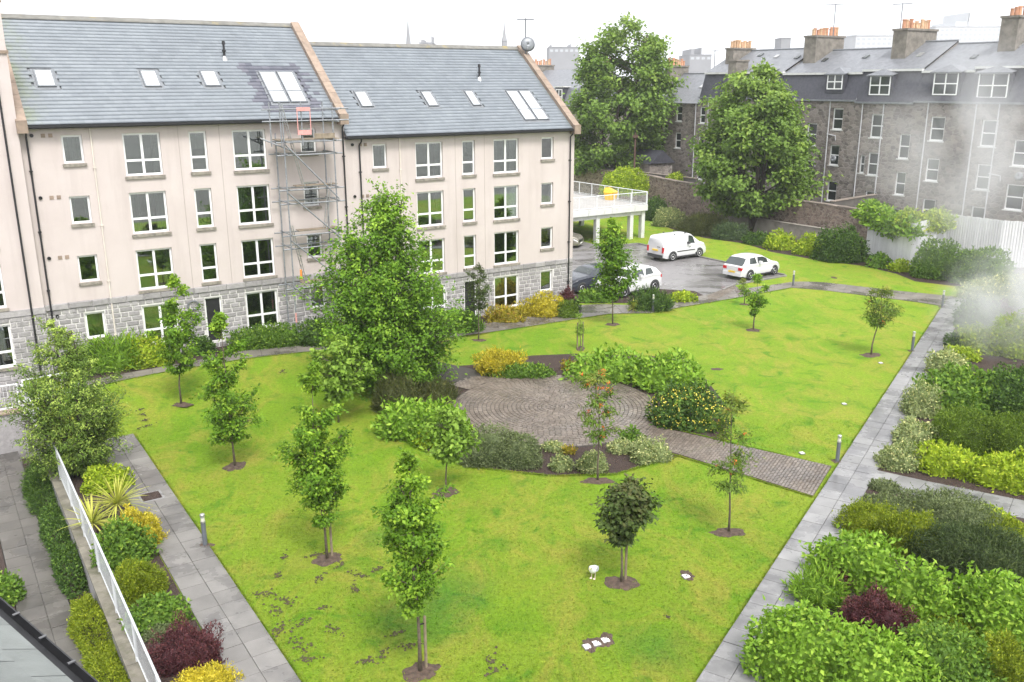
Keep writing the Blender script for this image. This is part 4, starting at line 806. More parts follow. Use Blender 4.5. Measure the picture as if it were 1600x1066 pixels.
# sheds, yard walls and poles between wall and tenements
sh = empty('stone_shed', F(31.2, 33, 0), TROT, 'small stone shed with dark slate roof behind the boundary wall', 'shed')
MB().box(0, 4.2, 0, 3, -1, 4.3).build('wall', M['rubble'], sh); MB().add([(-.2, -.2, 4.25), (4.4, -.2, 4.25), (4.4, 1.5, 5.5), (-.2, 1.5, 5.5), (4.4, 3.2, 4.25), (-.2, 3.2, 4.25)], [(0, 1, 2, 3), (3, 2, 4, 5), (1, 4, 2), (0, 3, 5)]).build('roof', M['slate_dark'], sh)
M['concrete_d'] = mk('dark_yard_stone', (.115, .105, .095), .9, .25, 2, bump=.4)
for i, (a, b, lab) in enumerate((((31, 22), (31, 41), 'long dark yard wall behind the stone shed'), ((29, 5.2), (35.8, 6.2), 'dark yard wall behind the brown rubble wall, right of the sycamore'))):
    stone_wall('yard_wall', lab, F(*a), F(*b), .35, -1, 3.35 if i == 0 else 3.1, M['concrete_d'], cmat=M['stone_b'])
def pole(label, x, yb, yt, r0, s, z0=0, mat=None):
    p = on_plane(x, yb, np.array(F(s, 0)), U); q = on_plane(x+2, yt, np.array(F(s, 0)), U); h = q.z-p.z; e = empty('pole', (p.x, p.y, -1), 0, label, 'pole'); MB().lathe([(r0, 0), (r0*.7, q.z+1), (r0*.4, q.z+1.05)], n=8).build('shaft', mat or M['wood'], e); MB().box(-r0*2.2, r0*2.2, -r0*1.1, r0*1.1, q.z+.55, q.z+.8).build('head', mat or M['wood'], e)
pole('thin brown pole against the left sycamore', 991, 268, 208, .12, 29.5); pole('dark wooden pole beside the right sycamore crown', 1237, 305, 240, .13, 29.6)
aerial(F(39.5, -tp_(1303, 40, 3.5)[0], 15.9), 2.7, 1.7, 'tv aerial on the stack above the right sycamore', rz=TROT+.4); aerial(F(39.5, -tp_(1407, 40, 3.5)[0], 15.9), 2.3, 1.6, 'tv aerial on the stack left of the steam', rz=TROT+.2); aerial(F(38.5, 28.0, 12.5), 2.6, .8, 'tv aerial over the lower tenement roof', rz=TROT+.8)
# ------------------------------------------------------------ far town in the haze
def at_dist(x, y, Y): v = ray(x, y); k = Y/v[1]; return Vector(CAM+v*k)
def spire(label, x, yt, yb, w_px, Y, steps):
    top = at_dist(x, yt, Y); k = mpp(top); w = w_px*k; r = empty('church_spire', (top.x, top.y, -1), .4, label, 'spire'); h = top.z+1; m = MB()
    prof = [(w*.62, 0), (w*.62, h-48*k), (w*.5, h-46*k)]+([(w*.42, h-30*k), (w*.48, h-29*k), (w*.22, h-20*k)] if steps else [])+[(.12, h)]; m.lathe(prof, n=8); m.build('steeple', M['far'], r); MB().lathe([(.12, 0), (.02, 4)], (0, 0, h), 6).build('finial', M['far'], r)
    MB().box(-w*.9, w*.9, -w*.9, w*.9, 0, h*.35).build('tower', M['far'], r)
spire('slender hazy grey spire left of the roof ridge middle', 637, 31, 90, 10, 500, False); spire('stepped hazy grey spire near the satellite dish', 788, 34, 90, 11, 520, True)
def far_block(label, x0, y0, x1, Y, mat, feats=(), name='far_building', depth=40, floors=3):
    """Town building standing at distance Y; feats: (start, end, height) of roof plant as shares of the width and photo pixels."""
    a = at_dist(x0, y0, Y); b = at_dist(x1, y0, Y); r = empty(name, (a.x, a.y, -1), 0, label, 'building'); Wd = b.x-a.x; h = a.z+1; k = Y/FPX
    MB().box(0, Wd, 0, depth, 0, h).build('wall', mat, r); MB().box(-.3, Wd+.3, -.3, depth+.3, h, h+.7*k).build('parapet', mat, r)
    for (u0, u1, dz) in feats: MB().box(Wd*u0, Wd*u1, 4, depth-4, h+.7*k, h+.7*k+dz*k).build('roof_plant', mat, r)
    n = max(2, int(Wd/(7*k)))
    for i in range(n):
        for q in range(1, floors+1): x = Wd*(i+.2)/n; MB().box(x, x+Wd*.6/n, -.05, .05, h-6.5*k*q, h-6.5*k*q+3.5*k).build('window', M['far_glass'], r)
    return r
M['far_glass'] = mk('far_window', (.42, .44, .46), .3, .1, 1)
far_block('hazy pale office block with roof plant above right tenements', 1462, 42, 1640, 560, M['far2'], ((.20, .42, 7), (.30, .305, 20), (.315, .32, 20)), floors=5)
far_block('hazy low grey office behind the second chimney stack', 1338, 56, 1395, 500, M['far2'], ((.1, .9, 2),)); far_block('hazy low office with window band, left of the second stack', 1312, 66, 1345, 520, M['far2'])
far_block('narrow hazy grey slab tower over the tenement roof', 1221, 60, 1236, 500, M['far'], (), depth=12, floors=0); far_block('hazy grey roofs on the skyline beside the left sycamore', 1078, 86, 1112, 620, M['far'], ((.1, .25, 8), (.55, .6, 10)), floors=1)
far_block('faint hazy rooftops on the skyline between the two spires', 655, 67, 675, 700, M['far'], ((.1, .3, 4), (.9, .96, 9)), depth=30, floors=0); far_block('hazy rooftops just left of the big sycamore', 858, 74, 905, 620, M['far'], ((.05, .1, 3), (.7, .75, 4)), floors=1)
# ------------------------------------------------------------ foliage
def nrm(v): return v/np.maximum(1e-9, np.linalg.norm(v, axis=-1, keepdims=True))
def leaf_arrays(P, ax, nm, L, Wd, tip, fold=.18, droop=.12):
    ax = nrm(ax); sd = nrm(np.cross(ax, nm)); nm = np.cross(sd, ax); L = L[:, None]; Wd = Wd[:, None]; n = len(P)
    V = np.empty((n, 4, 3)); V[:, 0] = P; V[:, 1] = P+ax*L*.45+sd*Wd*.5+nm*Wd*fold; V[:, 2] = P+ax*L-nm*L*droop; V[:, 3] = P+ax*L*.45-sd*Wd*.5+nm*Wd*fold
    b = np.arange(n)[:, None]*4; T = np.concatenate([b+[0, 1, 2], b+[0, 2, 3]], 1).reshape(-1, 3)
    return V.reshape(-1, 3), T, np.repeat(tip, 4)
def lm(name, c1, c2, tip): y = lambda c, k: (c[0]*k*1.12, c[1]*k, c[2]*k*.72) if c[1] > c[0] else sc3(c, k); M[name] = leaf_mat('leaf_'+name, y(c1, .92), y(c2, 1.42), y(tip, 1.3))
lm('bright', (.070, .165, .018), (.170, .315, .048), (.24, .38, .07)); lm('mid', (.045, .110, .018), (.105, .205, .040), (.20, .32, .06)); lm('deep', (.022, .062, .018), (.060, .120, .034), (.12, .22, .05))
lm('blue', (.030, .065, .040), (.075, .120, .075), (.12, .18, .10)); lm('hebe', (.065, .105, .060), (.135, .180, .115), (.19, .24, .15)); lm('olive', (.070, .125, .012), (.170, .235, .025), (.26, .32, .04))
lm('lime', (.120, .215, .012), (.250, .360, .035), (.36, .44, .06)); lm('gold', (.20, .20, .015), (.46, .37, .03), (.60, .50, .07)); lm('amber', (.13, .15, .015), (.33, .27, .03), (.38, .21, .05))
lm('cream', (.10, .165, .075), (.25, .315, .20), (.52, .55, .36)); lm('purple', (.042, .016, .020), (.110, .040, .046), (.17, .06, .06)); lm('heather', (.038, .055, .026), (.082, .105, .048), (.12, .13, .06))
lm('horn', (.045, .118, .012), (.115, .235, .028), (.27, .43, .06)); lm('maple', (.065, .145, .020), (.150, .265, .050), (.22, .35, .08)); lm('bronze', (.032, .055, .022), (.075, .122, .045), (.10, .10, .04)); lm('rowan', (.050, .105, .022), (.120, .205, .045), (.20, .20, .04))
lm('big', (.048, .125, .014), (.120, .250, .032), (.24, .40, .06)); lm('syc', (.060, .125, .032), (.150, .255, .068), (.23, .34, .09)); lm('grey', (.050, .105, .024), (.120, .205, .052), (.36, .50, .14)); lm('sword', (.13, .20, .03), (.34, .40, .10), (.5, .52, .2))
lm('dark_grn', (.022, .046, .024), (.060, .095, .048), (.09, .13, .06)); lm('moundg', (.042, .088, .014), (.105, .180, .030), (.17, .26, .05))
M['berry'] = mk('orange_berry', (.72, .16, .03), .5, .2, 9); M['red_leaf'] = mk('rusty_leaf', (.36, .13, .03), .6, .3, 6); M['blossom'] = mk('white_blossom', (.78, .79, .76), .6, .05, 6)
#            mat      L    W   cover out  up  rnd  lump n  fold
KINDS = dict(dogwood=('bright', .125, .075, 2.3, .7, .25, .75, .10, 26, .10), broad=('mid', .10, .06, 2.4, .7, .3, .8, .10, 26, .12), hebe=('hebe', .055, .026, 2.2, .9, .4, .6, .10, 34, .1),
    juniper=('deep', .13, .020, 2.6, .8, .15, .6, .16, 30, .05), blue=('blue', .12, .018, 2.6, .7, .1, .7, .14, 26, .05), olive=('olive', .06, .024, 2.4, .9, .4, .5, .16, 34, .1), deep=('deep', .07, .036, 2.4, .7, .4, .7, .12, 34, .12),
    lime=('lime', .075, .045, 2.3, .6, .5, .8, .12, 22, .12), gold=('gold', .060, .028, 1.8, .8, .6, .6, .20, 26, .1), amber=('amber', .07, .034, 2.0, .8, .5, .7, .16, 26, .1), cream=('cream', .060, .034, 2.1, .7, .4, .8, .14, 24, .12),
    purple=('purple', .065, .024, 2.0, 1.0, .5, .5, .26, 30, .1), heather=('heather', .11, .014, 2.6, .7, .5, .6, .10, 24, .05), hedge=('mid', .070, .034, 2.5, .8, .5, .6, .06, 40, .1), fern=('bright', .20, .030, 2.2, .9, .5, .6, .16, 16, .1), skimmia=('lime', .095, .048, 2.2, .6, .5, .8, .14, 20, .14), mound=('moundg', .05, .02, 2.4, .9, .4, .5, .08, 30, .1), variegated=('deep', .11, .055, 2.2, .7, .3, .8, .12, 26, .1), grass=('mid', .34, .018, 1.8, .5, .9, .5, .12, 16, .05), darkcover=('dark_grn', .12, .016, 2.8, .7, .1, .7, .12, 30, .05))
MESHES = {}
def mound_mesh(name, kind, Wd, D, H, e, seed, dist, tipp):
    mt, L, w, cov, ko, ku, kr, amp, nl, fold = KINDS[kind]; g = np.random.default_rng(seed); kk = min(2.6, max(.8, dist/21)); L *= kk; w *= kk
    lc = nrm(g.normal(size=(nl, 3))*[1, 1, .8]+[0, 0, .35]); la = g.uniform(.4, 1, nl); sig = 1.5/math.sqrt(nl)+.05
    bc = nrm(g.normal(size=(7, 3))*[1, 1, .6]+[0, 0, .3]); ba = g.uniform(-.6, 1, 7)
    def surf(d):
        a = np.abs(d)+1e-6; r = ((a[:, 0]**e+a[:, 1]**e+a[:, 2]**e))**(-1/e); ang = np.arccos(np.clip(d@lc.T, -1, 1)); q = (np.exp(-(ang/sig)**2)*la).max(1); r = r*(1+amp*(q-.5)*2.6)*(1+.20*(np.exp(-(np.arccos(np.clip(d@bc.T, -1, 1))/.62)**2)*ba).sum(1)-.04)
        return d*r[:, None]*[Wd/2, D/2, H]
    a, b, c = Wd/2, D/2, H; area = 2*PI*(((a*b)**1.6+(a*c)**1.6+(b*c)**1.6)/3)**(1/1.6)*(1.12 if e > 2.5 else 1.)
    n = int(min(42000, cov*area/(.52*L*w)*1.05)); d = nrm(g.normal(size=(int(n*2.2), 3))); wt = np.sqrt((d[:, 0]/a)**2+(d[:, 1]/b)**2+(d[:, 2]/c)**2); keep = (d[:, 2] > -.05)&(g.random(len(d)) < wt/wt.max()*1.15)
    d = d[keep]
    if len(d) < n: d = np.concatenate([d]+[nrm(d+g.normal(size=d.shape)*.1) for _ in range(int(n/max(1, len(d))))])[:n]; d[:, 2] = np.abs(d[:, 2])
    d = d[:n]; n = len(d); inn = g.random(n)**2.2*.24; P = surf(d)*(1.02-inn)[:, None]+g.normal(size=(n, 3))*L*.35; ns = max(8, int(n/45)); si = g.integers(0, n, ns); sh = nrm(d[si]*[1, 1, .6]+[0, 0, .7]+g.normal(size=(ns, 3))*.3)*(min(.45, min(Wd, D, H*2)*.25)*g.uniform(.15, 1., ns)**1.5)[:, None]; wh = np.repeat(np.arange(ns), 8)[:min(n, ns*8)]; P[:len(wh)] = surf(d[si])[wh]+sh[wh]*g.random(len(wh))[:, None]+g.normal(size=(len(wh), 3))*L*.3; P[:, 2] = np.maximum(P[:, 2], .02)
    out = nrm(d/np.array([a, b, c])); ax = nrm(out*ko+np.array([0, 0, ku])+g.normal(size=(n, 3))*kr); nmv = nrm(out+np.array([0, 0, .5])+g.normal(size=(n, 3))*.45)
    Ls = L*g.uniform(.45, 1.4, n); tip = (g.random(n) < tipp*(.4+d[:, 2]))*g.uniform(.4, 1, n)
    V, T, tv = leaf_arrays(P, ax, nmv, Ls, w*g.uniform(.7, 1.2, n), tip, fold)
    return np_mesh(name, V, T, M[mt], {'tip': tv}), surf, M[mt]
SEED = [100]
def shrub(label, box, kind, e=2.1, depth=None, cat='shrub', name='shrub', group=None, z=None, tipp=.18, extra=None, up=None):
    x0, y0, x1, y1 = box; A = G((x0+x1)/2, y1, z); v = ray((x0+x1)/2, y1); f = Vector((v[0], v[1], 0)).normalized(); k = mpp(A); Wd = (x1-x0)*k
    D = depth or max(.35, Wd*.8); C = A+f*D/2; Wd = (x1-x0)*mpp(C); lo, hi = .05, 9.
    for _ in range(30):
        h = (lo+hi)/2; yy = min(proj(A+f*(D/2+D/2*s)+Vector((0, 0, h*math.sqrt(max(0, 1-abs(s)**e)))))[1] for s in np.linspace(-.95, .95, 15))
        if yy > y0: lo = h
        else: hi = h
    H = max(.12, lo)*.97; SEED[0] += 1; r = empty(name, C, math.atan2(f.y, f.x)-PI/2, label, cat, group); dist = (C-Vector(CAM)).length
    me, surf, mt = mound_mesh('foliage', kind, Wd, D, H, e, SEED[0], dist, tipp); link('foliage', me, r)
    uu, vv = np.meshgrid(np.linspace(0, 2*PI, 29)[:-1], np.linspace(-.04, 1.53, 9), indexing='ij'); d = np.stack([np.cos(uu)*np.cos(vv), np.sin(uu)*np.cos(vv), np.sin(vv)], -1).reshape(-1, 3); Vc = surf(d)*.80; Vc[:, 2] = np.maximum(Vc[:, 2], 0)
    I = np.arange(28*9).reshape(28, 9); J = np.roll(I, -1, 0); Tq = np.stack([I[:, :-1], J[:, :-1], J[:, 1:], I[:, 1:]], -1).reshape(-1, 4); link('inner_growth', np_mesh('inner_growth', Vc, Tq, mt, smooth=True), r)
    if extra:                                                        # flowers, berries or coloured leaves scattered over the surface
        mm, cnt, sz = extra; g = np.random.default_rng(SEED[0]+999); d = nrm(g.normal(size=(cnt, 3))); d[:, 2] = np.abs(d[:, 2]); P = surf(d)*1.03; n = len(P); V, T, tv = leaf_arrays(P, g.normal(size=(n, 3)), nrm(d+[0, 0, .6]), np.full(n, sz), np.full(n, sz*.8), np.zeros(n)); link('flowers', np_mesh('flowers', V, T, M[mm], {'tip': tv}), r)
    return r
COLM = [(0, .22), (.12, .60), (.28, .95), (.42, 1.), (.60, .82), (.78, .50), (.92, .22), (1., .03)]
OVAL = [(0, .25), (.2, .85), (.45, 1.), (.75, .8), (.92, .45), (1., .12)]
BALL = [(0, .35), (.25, .9), (.55, 1.), (.8, .85), (1., .3)]
THIN = [(0, .6), (.3, .9), (.5, .7), (.7, 1.), (.9, .6), (1., .2)]
def tree(label, base, top, x0, x1, ybot, prof, mt, L, w, twigs, per, name='young_tree', stakes=0, tr=.035, bark='bark', group=None, droop=.25, tipp=.25, cl=.13, hollow=.1, rise=.9, ring=.36, stems=1, cat='tree', berries=0, z=None, base_pt=None, sec=0, spread=.0, seed=None, zb_min=None, rk=.90, fmin=.30):
    A = base_pt or G(*base, z); SEED[0] += 1; g = np.random.default_rng(seed or SEED[0]); H = height_at(A, *top); k = mpp(A+Vector((0, 0, H*.6))); R = (x1-x0)/2*k*rk; zb = height_at(A, base[0], ybot)
    zb += .05*(H-zb)
    if zb_min is not None: zb = zb_min
    px_mid = proj(A+Vector((0, 0, H*.55)))[0]; off = ((x0+x1)/2-px_mid)*k; px_top = proj(A+Vector((0, 0, H)))[0]; offt = (top[0]-px_top)*k
    r = empty(name, A, 0, label, cat, group); m = MB(); hs_, rs_ = zip(*prof)
    def axis(zz): f_ = np.clip((zz-zb*.6)/(H-zb*.6), 0, 1); return np.stack([off*np.sin(f_*PI)*.9+offt*f_**1.5, 0*f_, zz], -1)
    tops = []; hst = g.uniform(.48, .72, stems)
    for i in range(stems):
        a = 2*PI*i/stems+g.uniform(-.4, .4); pts = []; sp_ = spread*R*(0 if stems == 1 else g.uniform(.6, 1.1))
        for q in range(7):
            f_ = q/6; zz = H*(.93 if i == 0 else hst[i])*f_; c = axis(np.array(zz)); pts.append((c[0]+math.cos(a)*sp_*f_**.8+g.normal()*.02*H*.1, math.sin(a)*sp_*f_**.8+g.normal()*.02*H*.1, zz))
        pts[0] = (pts[0][0], pts[0][1], -.08); m.path(pts, [tr*(1.25 if q == 0 else 1-.82*q/6) for q in range(7)], 7); tops.append(np.array(pts))
    m.build('trunk', M[bark], r, smooth=True)
    n1 = max(9, int(twigs/7)); hq = np.linspace(0, 1, 60); cdf = np.cumsum(np.interp(hq, hs_, rs_)**1.3+.06); h = np.interp((np.arange(n1)+g.random(n1))/n1, cdf/cdf[-1], hq); h[-3:] = (.86, .93, .985); rad = np.interp(h, hs_, rs_)*R; az = np.cumsum(g.uniform(1.5, 3.2, n1)); rr = rad*np.where(g.random(n1) < .65, g.uniform(.75, 1.25, n1), g.uniform(.2, .7, n1))
    if stems > 1 or R > 2: rr = rad*np.sqrt(g.uniform(hollow, 1.2, n1))
    ztip = zb+h*(H-zb); tip1 = axis(ztip)+np.stack([np.cos(az)*rr, np.sin(az)*rr*.95, 0*rr], -1); zs = np.clip(ztip-rr*rise*g.uniform(.6, 1.1, n1), zb*.75, H*.9); st1 = axis(zs); top_n = zs > H*.5
    if stems > 1:
        for i in range(n1):
            best = min([q for q in tops if q[-1][2] > zs[i]] or tops[:1], key=lambda q: np.hypot(q[-1][0]-tip1[i][0], q[-1][1]-tip1[i][1])); j = np.interp(zs[i], best[:, 2], np.arange(len(best))); a_ = int(j); b_ = min(a_+1, len(best)-1); st1[i] = best[a_]*(1-j+a_)+best[b_]*(j-a_)
    n = n1*8; pi_ = np.repeat(np.arange(n1), 8); fr_ = g.uniform(fmin, 1.0, n); zs_ = .7 if fmin < .5 else .42; sub = ((.13*R+.06)*(.30+.70*rad/max(.01, R)))[pi_] if R < 2 else np.full(n, .15*R)
    st = st1[pi_]+(tip1[pi_]-st1[pi_])*np.clip(fr_-.22, 0, 1)[:, None]; dv = nrm(tip1[pi_]-st1[pi_]+g.normal(size=(n, 3))*.05); tip = st1[pi_]+(tip1[pi_]-st1[pi_])*fr_[:, None]+g.normal(size=(n, 3))*sub[:, None]*[1, 1, zs_]+dv*sub[:, None]*.5; rr = rr[pi_]; tip[:, 2] = np.clip(tip[:, 2], zb, H*1.01)
    bm_ = MB(); step = max(1, n//500)
    for i in range(n1): mid = (st1[i]+tip1[i])/2; q = min(.05, tr*.30); bm_.path([st1[i], mid, tip1[i]], [q, q*.7, q*.3], 5)
    for i in range(0, n, step):
        mid = (st[i]+tip[i])/2+np.array([0, 0, -.06*rr[i]*(1 if rise > .5 else -1)]); q = min(.012, tr*.22)*(.7+.6*rr[i]/max(.01, R)); bm_.path([st[i], mid, tip[i]], [q, q*.6, q*.2], 4)
    tag(bm_.build('branches', M[bark], r), kind='stuff')
    N_ = n*per; ti = np.repeat(np.arange(n), per); f_ = .42+.62*g.random(N_)**.8; P = st[ti]+(tip[ti]-st[ti])*f_[:, None]; clv = cl*.8*(np.ones(N_) if R > 2 else (.38+.62*np.interp(np.clip((P[:, 2]-zb)/(H-zb), 0, 1), hs_, rs_))); P += g.normal(size=(N_, 3))*np.array([1, 1, .75])*clv[:, None]; P[:, 2] = np.maximum(P[:, 2], zb-.05+.15*g.random(N_)); dirs = nrm(tip[ti]-st[ti]); outw = nrm(P-axis(P[:, 2])+1e-6)
    ax = nrm(dirs*.35+outw*.45+g.normal(size=(N_, 3))*.55+np.array([0, 0, -droop])); nm = nrm(np.array([0, 0, 1.])+outw*.45+g.normal(size=(N_, 3))*.4)
    hh = np.clip((P[:, 2]-zb)/(H-zb), 0, 1); shoot = (g.random(n) < tipp*1.3)[ti]; tv = np.clip(shoot*g.uniform(.3, 1, N_)*(.35+.65*hh)*(f_ > .62)+(hh > .8)*.35*g.random(N_)*(tipp > 0), 0, 1)
    V, T, tvv = leaf_arrays(P, ax, nm, L*g.uniform(.45, 1.3, N_), w*g.uniform(.6, 1.2, N_), tv, .16, .18); link('crown', np_mesh('crown', V, T, M[mt], {'tip': tvv}), r)
    if berries:
        bi_ = g.integers(0, n, berries); B = tip[bi_]+g.normal(size=(berries, 3))*.05; q = MB()
        for p in B:
            for _ in range(12): c = p+g.normal(size=3)*.036; s_ = .017; q.add([c+[s_, 0, 0], c-[s_, 0, 0], c+[0, s_, 0], c-[0, s_, 0], c+[0, 0, s_], c-[0, 0, s_]], [(0, 2, 4), (2, 1, 4), (1, 3, 4), (3, 0, 4), (2, 0, 5), (1, 2, 5), (3, 1, 5), (0, 3, 5)])
        q.build('berries', M['berry'], r)
    for i in range(stakes):
        a = .8+i*2.6; x_, y_ = .16*math.cos(a), .16*math.sin(a); MB().lathe([(.034, -.05), (.032, 1.25), (.02, 1.28)], (x_, y_, 0), 8).build('stake', M['stake'], r); MB().path([(x_, y_, 1.1), (0, 0, 1.14)], [.018]*2, 5).build('tie', M['black'], r)
    if ring: soil_ring(A, ring, SEED[0])
    return r
YT = 'young trees planted on the lawn'
tree('leafy columnar tree nearest the ground-floor door, far left of lawn', (283, 632), (272, 428), 236, 318, 592, COLM, 'horn', .115, .08, 180, 34, group=YT, cl=.12)
tree('columnar tree with wide skirt, second from the left building door', (367, 729), (344, 487), 300, 406, 700, [(0, .30), (.12, .8), (.28, 1.), (.42, .55), (.6, .6), (.8, .5), (1., .06)], 'horn', .11, .08, 190, 36, group=YT, cl=.12)
tree('tall dense columnar tree left of the nearest lawn tree', (511, 874), (488, 568), 438, 548, 832, COLM, 'horn', .10, .074, 210, 46, group=YT, stakes=1, cl=.12)
tree('nearest columnar lawn tree with a stake, at the bottom of the picture', (657, 1050), (640, 705), 588, 702, 968, [(0, .35), (.12, .75), (.3, .85), (.42, .70), (.6, 1.), (.8, .7), (.93, .4), (1., .1)], 'horn', .095, .074, 180, 40, group=YT, stakes=1, cl=.12, tr=.042)
tree('small round-headed maple below the broad green shrub of the round bed', (697, 769), (704, 640), 662, 738, 722, BALL, 'maple', .15, .14, 110, 14, group=YT, rise=.5, cl=.12, droop=.45, tr=.03)
tree('pale green maple standing in front of the big central tree', (529, 660), (528, 527), 486, 574, 628, BALL, 'maple', .16, .15, 170, 18, group=YT, rise=.5, cl=.15, droop=.45, ring=0)
tree('thin rowan with orange berries at the edge of the round bed', (934, 752), (928, 580), 900, 978, 690, THIN, 'rowan', .15, .055, 84, 16, name='rowan_tree', group=YT, cl=.13, rise=.5, tipp=.28, berries=26, tr=.034, hollow=.05)
tree('open rowan sapling left of the side path, few orange berries', (1138, 832), (1144, 614), 1103, 1186, 775, THIN, 'rowan', .13, .050, 85, 18, name='rowan_tree', group=YT, cl=.14, rise=.5, tipp=.22, berries=7, tr=.032, hollow=.05)
tree('dark leaved maple held by two stakes, near the gull', (971, 911), (985, 754), 922, 1016, 856, [(0, .2), (.25, .55), (.5, .9), (.75, 1.), (.92, .7), (1., .3)], 'bronze', .13, .115, 190, 22, group=YT, rise=.6, stakes=1, cl=.12, droop=.4, ring=.38, rk=.76)
tree('dense oval tree in front of the white crossover', (957, 507), (957, 343), 925, 992, 472, OVAL, 'horn', .15, .11, 300, 22, group=YT, cl=.14, tipp=.12, ring=.35)
tree('small bushy-topped tree in front of the white hatchback', (1177, 516), (1184, 428), 1165, 1199, 496, OVAL, 'horn', .14, .10, 90, 14, group=YT, cl=.10, tipp=.15, ring=.35, tr=.04)
tree('nearly bare sapling beside the white hatchback', (1163, 476), (1161, 436), 1155, 1171, 462, THIN, 'rowan', .10, .05, 16, 9, name='sapling', group=YT, cl=.08, tipp=.6, ring=.25, tr=.03)
tree('rowan standing alone between two bollards near the far path', (1361, 555), (1376, 450), 1347, 1404, 515, BALL, 'rowan', .15, .055, 110, 18, name='rowan_tree', group=YT, cl=.15, rise=.5, tipp=.15, berries=4, ring=.42, tr=.04)
tree('slim dark tree in front of the second entrance door', (748, 532), (746, 415), 728, 768, 488, OVAL, 'bronze', .12, .07, 130, 14, group=YT, cl=.11, ring=.3, tr=.03, tipp=.1)
tree('short staked sapling alone on lawn beyond the yellow bush', (907, 545), (905, 490), 900, 913, 528, THIN, 'maple', .09, .05, 14, 8, name='sapling', group=YT, cl=.07, stakes=2, ring=.28, tr=.022)
tree('big multi-stemmed green tree in the middle, hiding the wall corner', (628, 606), (592, 288), 476, 728, 604, [(0, .40), (.12, .64), (.28, .95), (.42, 1.), (.55, .84), (.70, .54), (.82, .32), (.92, .16), (1., .04)], 'big', .15, .105, 1500, 30, name='broadleaf_tree', tr=.10, bark='bark_d', stems=7, spread=.42, cl=.19, rise=.9, ring=0, tipp=.20, hollow=.12, droop=.15, zb_min=.15, rk=.90)
tree('bushy grey-green tree at the left with pale new shoots', (118, 742), (70, 500), 28, 206, 742, [(0, .5), (.15, .85), (.35, 1.), (.55, .9), (.72, .62), (.88, .34), (1., .10)], 'grey', .10, .046, 900, 34, name='bushy_tree', tr=.06, bark='bark_d', stems=6, spread=.5, cl=.13, ring=0, tipp=.30, hollow=.1, zb_min=.15, base_pt=G(126, 738), rk=.92)
SYC1 = on_plane(955, 275, np.array(F(31, 0)), U); SYC1.z = 0; SYC2 = on_plane(1182, 300, np.array(F(27.9, 0)), U); SYC2.z = 0
tree('large sycamore on the left, rising above the tenement roofs', (955, 275), (985, 34), 876, 1046, 268, [(0, .75), (.15, .95), (.35, 1.), (.6, .95), (.8, .78), (.93, .5), (1., .15)], 'syc', .36, .32, 720, 42, name='sycamore', tr=.32, bark='bark_d', stems=5, spread=.4, cl=.42, rise=.6, ring=0, tipp=.12, hollow=.30, droop=.35, base_pt=SYC1, zb_min=3.0, fmin=.72, rk=.90)
tree('large sycamore on the right, overhanging the rubble wall', (1180, 330), (1180, 106), 1082, 1284, 332, [(0, .45), (.15, .95), (.4, 1.), (.6, .95), (.8, .75), (.93, .42), (1., .15)], 'syc', .34, .30, 640, 44, name='sycamore', tr=.28, bark='bark_d', stems=5, spread=.45, cl=.40, rise=.6, ring=0, tipp=.12, hollow=.30, droop=.35, base_pt=SYC2, zb_min=1.6, fmin=.72, rk=.80)
# ------------------------------------------------------------ shrubs of the right-hand bed, near to far
S = shrub
S('large rounded light green shrub at bottom right beside the path', (1163, 940, 1330, 1090), 'dogwood', 2.4, 1.7); S('light green leafy shrub filling the bottom edge, next to the path shrub', (1290, 985, 1440, 1120), 'dogwood', 2.4, 1.5)
S('glossy round-leaved green shrub at the bottom edge, right of centre bed', (1398, 976, 1540, 1095), 'broad', 2.3, 1.6); S('olive yellow conifer at the bottom right corner', (1512, 985, 1596, 1085), 'olive', 2.2, 1.2)
S('low olive shrub above the glossy round-leaved shrub', (1412, 956, 1520, 1000), 'olive', 2.2, .9); S('dark purple barberry among light green shrubs', (1308, 918, 1418, 1005), 'purple', 2.0, 1.1); S('small dark red shrub at the path edge', (1262, 885, 1330, 925), 'purple', 2.0, .7)
S('feathery bright green shrub spilling onto the side path', (1234, 893, 1314, 950), 'fern', 2.0, .9); S('light green leafy shrub touching the path, above the feathery one', (1262, 832, 1400, 925), 'dogwood', 2.2, 1.3); S('long light green leafy shrub right of the purple barberry', (1375, 878, 1490, 985), 'dogwood', 2.2, 1.3); S('light green leafy shrub at the right edge of the bed', (1468, 895, 1620, 1010), 'dogwood', 2.2, 1.6)
S('dark grey-green spreading juniper at the right edge', (1425, 828, 1620, 925), 'darkcover', 2.1, 2.2); S('olive green mound with pointed tufts beside the path', (1310, 786, 1400, 845), 'olive', 2.2, 1.3); S('olive green mound between hebe and juniper', (1378, 800, 1470, 880), 'olive', 2.2, 1.5)
S('broad grey-green hebe mound below the cross path', (1402, 772, 1542, 828), 'hebe', 2.3, 1.5); S('smaller grey-green hebe left of the broad one', (1338, 774, 1425, 810), 'hebe', 2.2, .9); S('small pale hebe at the corner of the two paths', (1358, 751, 1406, 772), 'hebe', 2.0, .6)
S('bright green low shrub at the cross path edge', (1512, 792, 1578, 818), 'lime', 2.1, .7); S('dark green low shrub right of the bright one', (1528, 816, 1620, 856), 'olive', 2.1, 1.3)
S('yellow-green skimmia above the cross path', (1428, 694, 1535, 748), 'skimmia', 2.2, 1.4); S('yellow-green skimmia at the right picture edge', (1520, 708, 1625, 770), 'skimmia', 2.2, 1.5); S('dark rounded green shrub behind the skimmias', (1448, 640, 1560, 712), 'mound', 2.3, 2.0); S('dark rounded green shrub at the right edge behind skimmia', (1530, 645, 1640, 725), 'mound', 2.3, 2.0)
